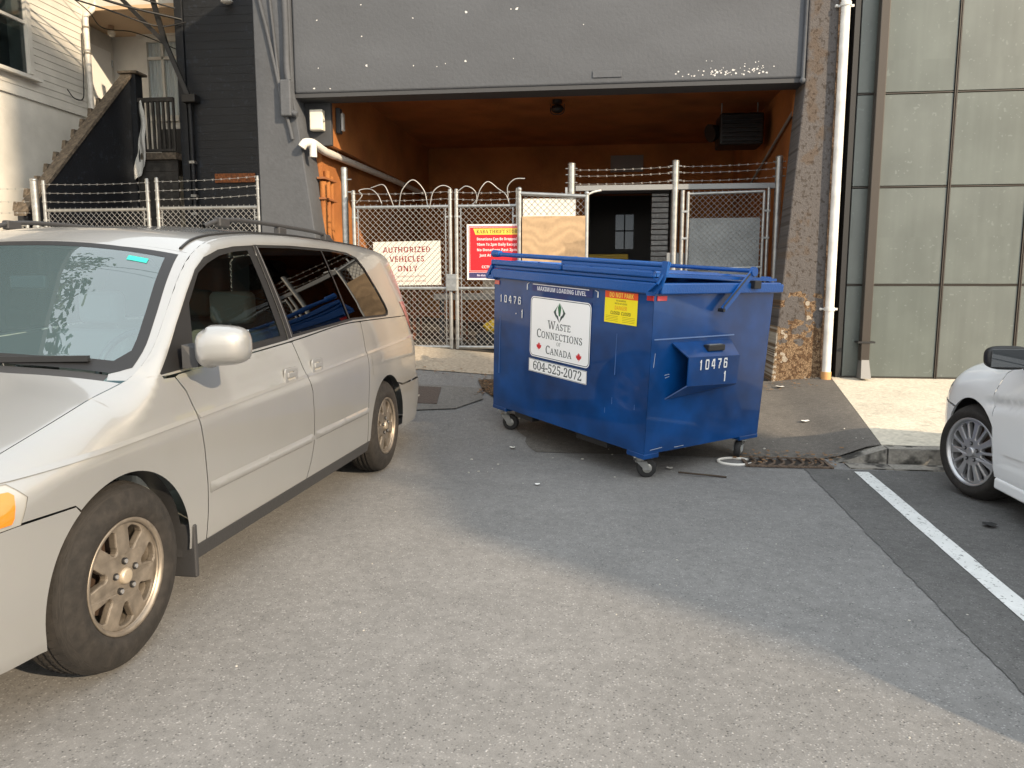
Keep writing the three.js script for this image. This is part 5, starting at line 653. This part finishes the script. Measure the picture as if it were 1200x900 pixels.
    const rk = mb().tube([[s * .60, 1.665, 1.78], [s * .605, 1.70, 1.66], [s * .61, 1.718, 1.5], [s * .615, 1.728, .9], [s * .61, 1.722, .35], [s * .60, 1.7, .16], [s * .59, 1.66, .05]], .012, 50, 8).build('roof_rail', M.darkPlastic, v); for (const l of [1.62, .95, .25]) mb().rbox(s * .61 - .02, s * .61 + .02, 1.67, 1.72, l - .05, l + .05, .01).build('rail_foot', M.darkPlastic, rk);
    // door mirror
    const mr = new THREE.Group(); mr.name = 'door_mirror'; mr.position.set(s * .93, 1.12, 2.5); mr.rotation.y = s * .12; v.add(mr); mb().hexa([[0, -.075, -.05], [s * .06, -.07, -.04], [s * .06, -.07, .05], [0, -.075, .06]], [[0, .02, -.05], [s * .055, .0, -.03], [s * .055, .0, .04], [0, .02, .06]]).build('mirror_arm', M.darkPlastic, mr);
    { const g = new THREE.SphereGeometry(1, 40, 28), p = g.attributes.position; for (let i = 0; i < p.count; i++) { let x = p.getX(i), y = p.getY(i), z = p.getZ(i); const se = (a, e) => Math.sign(a) * Math.pow(Math.abs(a), e); x = se(x, .6) * .105; y = se(y, .62) * .082 * (1 - .1 * (x / .128)); z = z > 0 ? se(z, .8) * .105 * (1 - .25 * (x / .128)) : se(z, .5) * .03; y -= .01 * (x < -.05 ? 1 : 0); p.setXYZ(i, x, y, z); } g.computeVertexNormals(); if (s < 0) { g.scale(-1, 1, 1); const ix = g.index; for (let i = 0; i < ix.count; i += 3) { const a = ix.getX(i); ix.setX(i, ix.getX(i + 1)); ix.setX(i + 1, a); } g.computeVertexNormals(); } g.translate(s * .155, .015, 0); const o = mb().add(g); o.g[0] = uvBox(toCreasedNormals(g.toNonIndexed(), .9)); o.build('mirror_housing', M.vanPaint, mr); }
    mb().rbox(Math.min(s * .07, s * .24), Math.max(s * .07, s * .24), -.045, .075, -.036, -.03, .002).build('mirror_glass', phys(lin(.8, .8, .8), .02, { metalness: 1 }), mr);
    // lamps
    const lampM = phys(lin(.62, .17, .012), .25, { clearcoat: 1 }); const lp = P('corner_lamp', [[3.370, .745], [3.406, .793], [3.5, .793], [3.62, .759], [3.62, .664], [3.405, .668], [3.393, .69]], null, std(lin(.36, .36, .35), .25, { metalness: .3 }), -.004, .04); P('amber_lens', inset([[3.41, .76], [3.42, .772], [3.5, .772], [3.58, .75], [3.58, .682], [3.44, .68], [3.43, .695]], .0), null, lampM, .003, .04, lp);
    P('headlamp_side', [[3.612, .664], [3.612, .762], [3.64, .757], ...along(S.topE, 3.66, 3.80, 5, .001), ...alongH(S.lf, .70, .655, 4, -.001)], null, phys(lin(.6, .62, .63), .1, { clearcoat: 1 }), .0, .04, lp);
    const tl = P('tail_lamp', [[-.62, 1.24], [-.72, 1.24], [S.lr(1.24) + .01, 1.24], [S.lr(1.0) + .01, 1.0], [-.82, .98], [-.74, 1.06]], null, phys(lin(.28, .05, .045), .2, { clearcoat: 1 }), .003, .04);
  }
  const T = (name, c, holes, m, off = 0, len = .06, parent = v) => meshOf(name, surf(c, holes, len, B.top(off), [0, 1, .2]), m, parent);
  T('roof', [[-.715, -1], [2.17, -1], [2.2, -.6], [2.215, 0], [2.2, .6], [2.17, 1], [-.715, 1]], null, M.vanPaint);
  const wsO = [[2.205, -.94], [2.72, -.97], [2.76, -.9], [2.785, -.5], [2.795, 0], [2.785, .5], [2.76, .9], [2.72, .97], [2.205, .94], [2.225, .6], [2.23, 0], [2.225, -.6]], wsI = [[2.245, -.88], [2.66, -.915], [2.71, -.87], [2.735, -.5], [2.745, 0], [2.735, .5], [2.71, .87], [2.66, .915], [2.245, .88], [2.255, .5], [2.26, 0], [2.255, -.5]];
  T('pillar_cover', [[2.165, 1], [2.165, .985], [2.20, .935], [2.72, .965], [2.765, .9], [2.80, .93], [2.78, 1], [2.5, 1], [2.3, 1]], null, M.vanPaint, .001, .04); T('pillar_cover', [[2.165, -1], [2.165, -.985], [2.20, -.935], [2.72, -.965], [2.765, -.9], [2.80, -.93], [2.78, -1], [2.5, -1], [2.3, -1]], null, M.vanPaint, .001, .04);
  const ws = T('windscreen', wsO, [wsI], M.black, .002, .05); T('glass', wsI, null, M.screen, .001, .08, ws); T('inspection_sticker', [[2.275, .80], [2.30, .80], [2.30, .68], [2.275, .68]], null, std(lin(.02, .42, .36), .5), .004, .05, ws);
  T('header_strip', [[2.172, -1], [2.203, -.945], [2.222, -.6], [2.228, 0], [2.222, .6], [2.203, .945], [2.172, 1], [2.2, .6], [2.216, 0], [2.2, -.6]], null, M.vanPaint, .0, .05);
  T('cowl', [[2.762, -.9], [2.787, -.5], [2.797, 0], [2.787, .5], [2.762, .9], [2.83, .92], [2.84, .5], [2.845, 0], [2.84, -.5], [2.83, -.92]], null, M.darkPlastic, -.006, .06);
  T('hood', [[2.80, -.994], [2.84, -.5], [2.85, 0], [2.84, .5], [2.80, .994], [3.2, .9955], [3.62, .9955], [3.79, .995], [3.83, .9], [3.83, -.9], [3.79, -.995], [3.62, -.9955], [3.2, -.9955]], null, M.vanPaint, .0, .06);
  for (const [x0, l0, x1, l1] of [[-.62, 2.80, -.05, 2.72], [.05, 2.82, .62, 2.735]]) { const f = B.top(.02), a = f(l0, x0 / .8), b = f(l1, x1 / .8); mb().bar(a, b, .018, .022).build('wiper', M.black, v); }
  const F = (name, c, m, off = 0) => meshOf(name, surf(c, null, .06, B.front(off), [0, 0, 1]), m, v);
  F('bumper_face', [[-1, .2], [1, .2], [1, .58], [-1, .58]], M.vanPaint); F('grille', [[-.5, .585], [.5, .585], [.5, .70], [-.5, .70]], M.black, -.01); F('headlamp', [[.52, .585], [1, .585], [1, .70], [.52, .70]], phys(lin(.6, .62, .63), .1, { clearcoat: 1 })); F('headlamp', [[-.52, .585], [-1, .585], [-1, .70], [-.52, .70]], phys(lin(.6, .62, .63), .1, { clearcoat: 1 }));
  const R = (name, c, m, off = 0, holes = null, parent = v) => meshOf(name, surf(c, holes, .06, B.rear(off), [0, 0, -1]), m, parent);
  R('tailgate', [[-1, .6], [1, .6], [1, 1.12], [.98, 1.62], [-.98, 1.62], [-1, 1.12]], M.vanPaint, 0, [[[-.8, 1.14], [.8, 1.14], [.76, 1.55], [-.76, 1.55]]]); R('rear_glass', [[-.8, 1.14], [.8, 1.14], [.76, 1.55], [-.76, 1.55]], M.privacy, -.004); R('rear_bumper', [[-1, .24], [1, .24], [1, .595], [-1, .595]], M.vanPaint, .006); R('number_plate', [[-.18, .7], [.18, .7], [.18, .86], [-.18, .86]], M.whitePvc, .008);
  mb().box(-.8, .8, .2, .26, -.9, 3.3).build('underbody', M.black, v); mb().box(-.88, .88, .26, .34, .42, 2.5).build('floor_pan', M.interior, v);
  mb().rbox(-.8, .8, .45, .9, 2.62, 2.68, .02).build('firewall', M.black, v);
  // cabin
  const dash = mb().prism([[0, .55], [.0, .94], [-.08, 1.0], [-.3, 1.02], [-.5, .98], [-.56, .9], [-.5, .55]], -.82, .82, .02); { const g = dash.g[0]; g.rotateY(-Math.PI / 2); g.translate(0, -.035, 2.72); } { const g = dash.g[0]; const p = g.attributes.position; let zmin = 9; for (let i = 0; i < p.count; i++) zmin = Math.min(zmin, p.getZ(i)); dash.g[0] = g; } dash.build('dashboard', std(lin(.36, .38, .37), .7), v);
  mb().add(new THREE.TorusGeometry(.18, .016, 10, 40), new THREE.Matrix4().makeTranslation(.4, 1.0, 2.1).multiply(new THREE.Matrix4().makeRotationX(-.5))).cyl([.4, 1.0, 2.1], [.4, .88, 2.35], .03).box(.24, .56, .985, 1.015, 2.09, 2.11).build('steering_wheel', M.black, v);
  for (const x of [.42, -.42]) for (const l of [1.35, .35]) { const st = mb().rbox(x - .25, x + .25, .45, .62, l - .05, l + .45, .05, 3).build('seat', M.interior, v); mb().rbox(x - .24, x + .24, .6, 1.12, l - .18, l - .02, .05, 3).build('seat_back', M.interior, st); mb().rbox(x - .13, x + .13, 1.15, 1.34, l - .2, l - .09, .04, 3).build('headrest', M.interior, st); }
  mb().rbox(-.09, .09, 1.36, 1.42, 2.22, 2.25, .01).build('rear_view_mirror', M.black, v);
  const holes = spokeHoles(7, .098, .182, .17, .235, .2), o = { R: .338, rim: .205, w: .21, holes, mat: M.alloy, cap: .03, dish: .012, bulge: .012, capMat: std(lin(.5, .42, .32), .4, { metalness: .5 }) };
  for (const [l, s] of [[2.965, 1], [-.01, 1], [2.965, -1], [-.01, -1]]) makeWheel(v, s * .935, .338, l, s, o);
  return v;
}
buildVan();

function buildCar() {
  const c = thing('white_car', 'white sedan parked nose in to the kerb', 'car', [2.33 + .90, 0, 3.98], Math.PI); // local z = forward, front axle at 0
  const S = {
    topE: table([-3.75, -3.6, -3.3, -2.9, -2.4, -1.9, -1.4, -1.1, -.85, -.6, -.42, -.3, -.1, .23, .41, .54, .66, .76], [.86, .93, .97, 1.08, 1.32, 1.40, 1.41, 1.36, 1.24, 1.07, .955, .93, .915, .872, .83, .775, .68, .6]),
    lr: table([.2, .4, .6, .9, 1.0], [-3.72, -3.8, -3.8, -3.7, -3.6]), lf: table([.16, .3, .45, .6, .72], [.66, .76, .8, .77, .66]),
    wp: table([-3.8, -3.2, -2, -.3, .2, .5, .8], [.84, .885, .90, .90, .895, .86, .76]), wf: table([.16, .25, .45, .7, .78, .92, 1.1, 1.3, 1.45], [-.05, -.02, -.005, 0, -.012, -.05, -.12, -.2, -.25]),
    crease: (l, h) => { const k = .68 - .1 * (l + .14); return -.022 * sstep(-.12, -.3, l) * Math.exp(-Math.pow((h - k + .03) / .03, 2)) ; },
    curl: (l) => .05 + .12 * sstep(-.5, -.1, l), curlIn: (l) => .05 + .14 * sstep(-.5, -.1, l), rearR: .25, rearIn: .2, frontR: .45, frontIn: .32, bow: .16, bow0: .1, bow1: .7, bowRear: .08, rear0: -3.6, crown: (l) => .05 + .03 * sstep(-.4, -.8, l),
  };
  const B = bodySurfaces(S), AF = [0, .305], AR = [-2.77, .305], RA = .352;
  for (const s of [1, -1]) {
    const P = (name, poly, holes, m, off = 0, len = .05, parent = c) => meshOf(name, surf(poly, holes, len, B.side(s, off), [s, .15, 0]), m, parent);
    const beltY = table([-3, -.5], [.95, .915]), seam = [[-.30, .22], [-.29, .4], [-.27, .6], [-.27, .72], [-.34, .86], [-.43, .905]];
    P('front_fender', inset([...seam, [-.43, S.topE(-.43) - .001], ...along(S.topE, -.40, .66, 24, .0005), [.66, .62], [.5, .6], ...arc(AF[0], AF[1], RA, 50, 194, 34)], .002), null, M.carPaint);
    P('front_bumper_end', inset([...arc(AF[0], AF[1], RA, 48, -18, 14), [.4, .17], ...alongH(S.lf, .18, .6, 12, -.001), [.5, .595]], .002), null, M.carPaint, .003);
    P('front_door', inset([...seam.slice().reverse(), [-1.42, .22], [-1.42, .93], ...along(beltY, -1.4, -.46, 8)], .0025), null, M.carPaint); P('rear_door', inset([[-1.43, .22], [-2.36, .22], [-2.42, .4], [-2.6, .66], [-2.6, .94], ...along(beltY, -2.58, -1.44, 8)], .0025), null, M.carPaint);
    P('rear_quarter', inset([[-2.37, .22], ...arc(AR[0], AR[1], RA, -14, 194, 34).filter((p) => p[1] > .21).slice(0), [-3.2, .22], ...alongH(S.lr, .22, .86, 12, .001), ...along(S.topE, -3.7, -3.0, 10, .001), [-2.62, .95], [-2.61, .66], [-2.43, .4]], .002), null, M.carPaint);
    const win = [[-.56, .945], [-.8, 1.13], [-1.0, 1.24], [-1.3, 1.31], [-1.9, 1.31], [-2.3, 1.22], [-2.62, 1.02], [-2.6, .965]];
    P('upper_side', [...along(S.topE, -.44, -2.98, 40, 0), ...along((x) => beltY(x) + .003, -2.98, -.46, 20)], [win], M.carPaint); const wf = P('side_window', win, [inset(win, .02)], M.black, -.003); P('glass', inset(win, .02), null, M.privacy, -.006, .06, wf);
    for (const a of [AF, AR]) { const g = new THREE.CylinderGeometry(RA + .004, RA + .015, .3, 36, 1, true, 0, Math.PI * 1.04); g.rotateZ(Math.PI / 2); g.rotateX(-Math.PI * .02); mb().add(g, new THREE.Matrix4().makeTranslation(s * .72, a[1], a[0])).build('wheel_well', M.black, c); mb().box(Math.min(s * .55, s * .57), Math.max(s * .55, s * .57), .12, .7, a[0] - .38, a[0] + .38).build('well_wall', M.black, c); }
    mb().rbox(Math.min(s * .8, s * .885), Math.max(s * .8, s * .885), .155, .225, -2.4, -.32, .015).build('sill', M.carPaint, c);
    P('side_moulding', [[-.42, .385], [-1.38, .42], [-1.38, .475], [-.40, .44]], null, M.carPaint, .008, .05);
    const mr = new THREE.Group(); mr.name = 'door_mirror'; mr.position.set(s * .86, .955, -.62); c.add(mr); mb().hexa([[0, -.06, -.04], [s * .05, -.05, -.03], [s * .05, -.05, .03], [0, -.06, .04]], [[0, .0, -.04], [s * .05, .0, -.03], [s * .05, .0, .03], [0, .0, .04]]).build('mirror_arm', M.black, mr);
    { const g = new THREE.SphereGeometry(1, 32, 20), p = g.attributes.position; const se = (a, e) => Math.sign(a) * Math.pow(Math.abs(a), e); for (let i = 0; i < p.count; i++) { const z = p.getZ(i); p.setXYZ(i, se(p.getX(i), .6) * .115 + s * .15, se(p.getY(i), .62) * .066 + .02, z > 0 ? se(z, .8) * .085 : se(z, .5) * .03); } g.computeVertexNormals(); mb().add(toCreasedNormals(g.toNonIndexed(), .9)).build('mirror_housing', M.black, mr); }
    mb().rbox(Math.min(s * .05, s * .25), Math.max(s * .05, s * .25), -.03, .07, -.034, -.029, .002).build('mirror_glass', phys(lin(.05, .055, .06), .02, { clearcoat: 1 }), mr);
    P('headlamp', inset([[.3, .7], [.5, .66], [.66, .62], [.66, .69], [.5, .76]], .004), null, phys(lin(.5, .52, .54), .08, { clearcoat: 1 }), .003, .04);
  }
  const T = (name, poly, holes, m, off = 0, parent = c) => meshOf(name, surf(poly, holes, .07, B.top(off), [0, 1, .2]), m, parent);
  T('hood', [[-.36, -.994], [-.30, 0], [-.36, .994], [.2, .995], [.64, .995], [.64, -.995], [.2, -.995]], null, M.carPaint); T('roof', [[-2.45, -1], [-1.15, -1], [-1.1, 0], [-1.15, 1], [-2.45, 1], [-2.5, 0]], null, M.carPaint); T('boot_lid', [[-3.6, -1], [-2.98, -1], [-3.02, 0], [-2.98, 1], [-3.6, 1]], null, M.carPaint);
  const ws = T('windscreen', [[-1.14, -1], [-.37, -1], [-.31, 0], [-.37, 1], [-1.14, 1], [-1.09, 0]], [[[-1.1, -.93], [-.44, -.93], [-.38, 0], [-.44, .93], [-1.1, .93], [-1.06, 0]]], M.black); T('glass', [[-1.1, -.93], [-.44, -.93], [-.38, 0], [-.44, .93], [-1.1, .93], [-1.06, 0]], null, M.screen, -.002, ws);
  T('rear_window', [[-2.97, -1], [-2.46, -1], [-2.51, 0], [-2.46, 1], [-2.97, 1], [-3.01, 0]], null, M.privacy);
  meshOf('bumper_face', surf([[-1, .17], [1, .17], [1, .62], [-1, .62]], null, .06, B.front(0), [0, 0, 1]), M.carPaint, c); meshOf('grille', surf([[-.6, .4], [.6, .4], [.6, .56], [-.6, .56]], null, .06, B.front(.004), [0, 0, 1]), M.black, c); meshOf('tail_face', surf([[-1, .22], [1, .22], [1, .93], [-1, .93]], null, .06, B.rear(0), [0, 0, -1]), M.carPaint, c);
  mb().box(-.8, .8, .14, .22, -3.5, .45).build('underbody', M.black, c); mb().box(-.8, .8, .22, .34, -2.3, -.35).build('floor_pan', M.black, c);
  for (const x of [.38, -.38]) { const st = mb().rbox(x - .24, x + .24, .34, .5, -1.7, -1.2, .05, 2).build('seat', M.interior, c); mb().rbox(x - .23, x + .23, .5, 1.0, -1.9, -1.75, .05, 2).build('seat_back', M.interior, st); }
  mb().rbox(-.78, .78, .6, .9, -.75, -.45, .05, 3).build('dashboard', M.darkPlastic, c);
  const holes = []; for (let k = 0; k < 7; k++) for (const d of [-.19, .19]) holes.push(...spokeHoles(1, .088, .192, .13, .135, k / 7 * Math.PI * 2 + d + .1));
  const o = { R: .308, rim: .216, w: .21, holes, mat: M.alloyGrey, cap: .034, dish: .012, bulge: .016 };
  for (const [l, s] of [[0, 1], [AR[0], 1], [0, -1], [AR[0], -1]]) makeWheel(c, s * .885, .308, l, s, { ...o, steer: l === 0 ? .24 * 1 : 0 });
}
buildCar();

// ------------------------------------------------------------------ litter and small bits on the ground
{
  const gy = (x, z) => (x > -1.2 && x < 2.3 && z < 3 && z > 0 ? driveH(x, z) + .005 : gH(x, z)) + (x > 1.5 && z > 3.3 ? .005 : 0);
  const at = (x, z, o = 0) => [x, gy(x, z) + o, z];
  tag(mb().tube([at(.55, 3.55, .012), at(.66, 3.62, .02), at(.78, 3.62, .012), at(.88, 3.64, .008)], .007, 20, 6).build('twig', std(lin(.05, .035, .025), .9)), 'thin dark twig lying in front of the dumpster', 'twig');
  tag(mb().tube(Array.from({ length: 16 }, (_, i) => { const a = .5 + i / 15 * 5.2; return at(1.02 + .13 * Math.cos(a), 3.14 + .1 * Math.sin(a), .006); }), .011, 60, 6).build('white_ring', std(lin(.7, .68, .64), .8)), 'broken white plastic ring beside the drain grate', 'litter');
  const scrap = (x, z, r, c, label) => { seed = (x * 977 + z * 331) | 0; const n = 8, P = []; for (let i = 0; i < n; i++) { const a = i / n * 6.283; P.push([r * rr(.6, 1.1) * Math.cos(a), r * rr(.5, 1) * Math.sin(a)]); } const g = surf(P, null, r, (a, b) => [x + a, gy(x, z) + .006 + .5 * Math.abs(a) * .5 + .2 * Math.abs(b), z + b], [0, 1, 0]); tag(meshOf('litter_scrap', g, std(c, .8)), label, 'litter'); };
  scrap(1.85, 1.9, .045, lin(.8, .78, .74), 'white scrap on the dark driveway between pillar and grate'); scrap(.5, 3.42, .035, lin(.6, .58, .54), 'pale paper scrap beside the dark twig'); scrap(-.75, 2.95, .03, lin(.7, .68, .62), 'pale scrap near the left dumpster caster'); scrap(1.95, .42, .06, lin(.7, .68, .64), 'white scrap at the foot of the worn pillar'); scrap(-.45, 4.0, .022, lin(.7, .7, .68), 'tiny white scrap on the shaded asphalt'); scrap(2.2, 4.6, .05, lin(.02, .02, .02), 'black leaf shaped scrap beside the parking line');
  seed = 777; const o = mb(); for (let i = 0; i < 80; i++) { const near = rnd() < .55, x = near ? rr(-1.2, 2.1) : rr(-1.4, 1.6), z = near ? rr(.9, 3.9) : rr(3.4, 7), r = rr(.003, near ? .011 : .005), g = new THREE.IcosahedronGeometry(r, 0); g.scale(rr(.7, 1.4), rr(.4, .8), rr(.7, 1.4)); g.rotateY(rnd() * 6); const p = at(x, z, r * .3); g.translate(...p); o.add(g); } const peb = stuff(o.build('pebbles', std(lin(.42, .4, .36), .9))); tag(peb, 'loose pebbles and grit scattered over the asphalt', 'pebbles');
  seed = 778; const lv = mb(); for (let i = 0; i < 420; i++) { const k = rnd(); let x, z; if (k < .45) { x = rr(-1.3, -.7); z = rr(1.0, 1.6); } else if (k < .7) { x = rr(1.0, 1.9); z = rr(2.85, 3.2); } else if (k < .85) { x = rr(-2.2, -.6); z = rr(.75, 1.1); } else { x = rr(1.7, 2.4); z = rr(.1, .6); } const g = new THREE.PlaneGeometry(rr(.012, .035), rr(.008, .02)); g.rotateX(-Math.PI / 2 + rr(-.5, .5)); g.rotateY(rnd() * 6); const p = at(x, z, .012); g.translate(p[0], p[1] + .008, p[2]); lv.add(g); } tag(stuff(lv.build('dry_leaves', std(lin(.2, .11, .05), .9))), 'dry brown leaf crumbs drifted along kerb and gate', 'leaves');
}
sh(scene);
renderer.render(scene, camera);
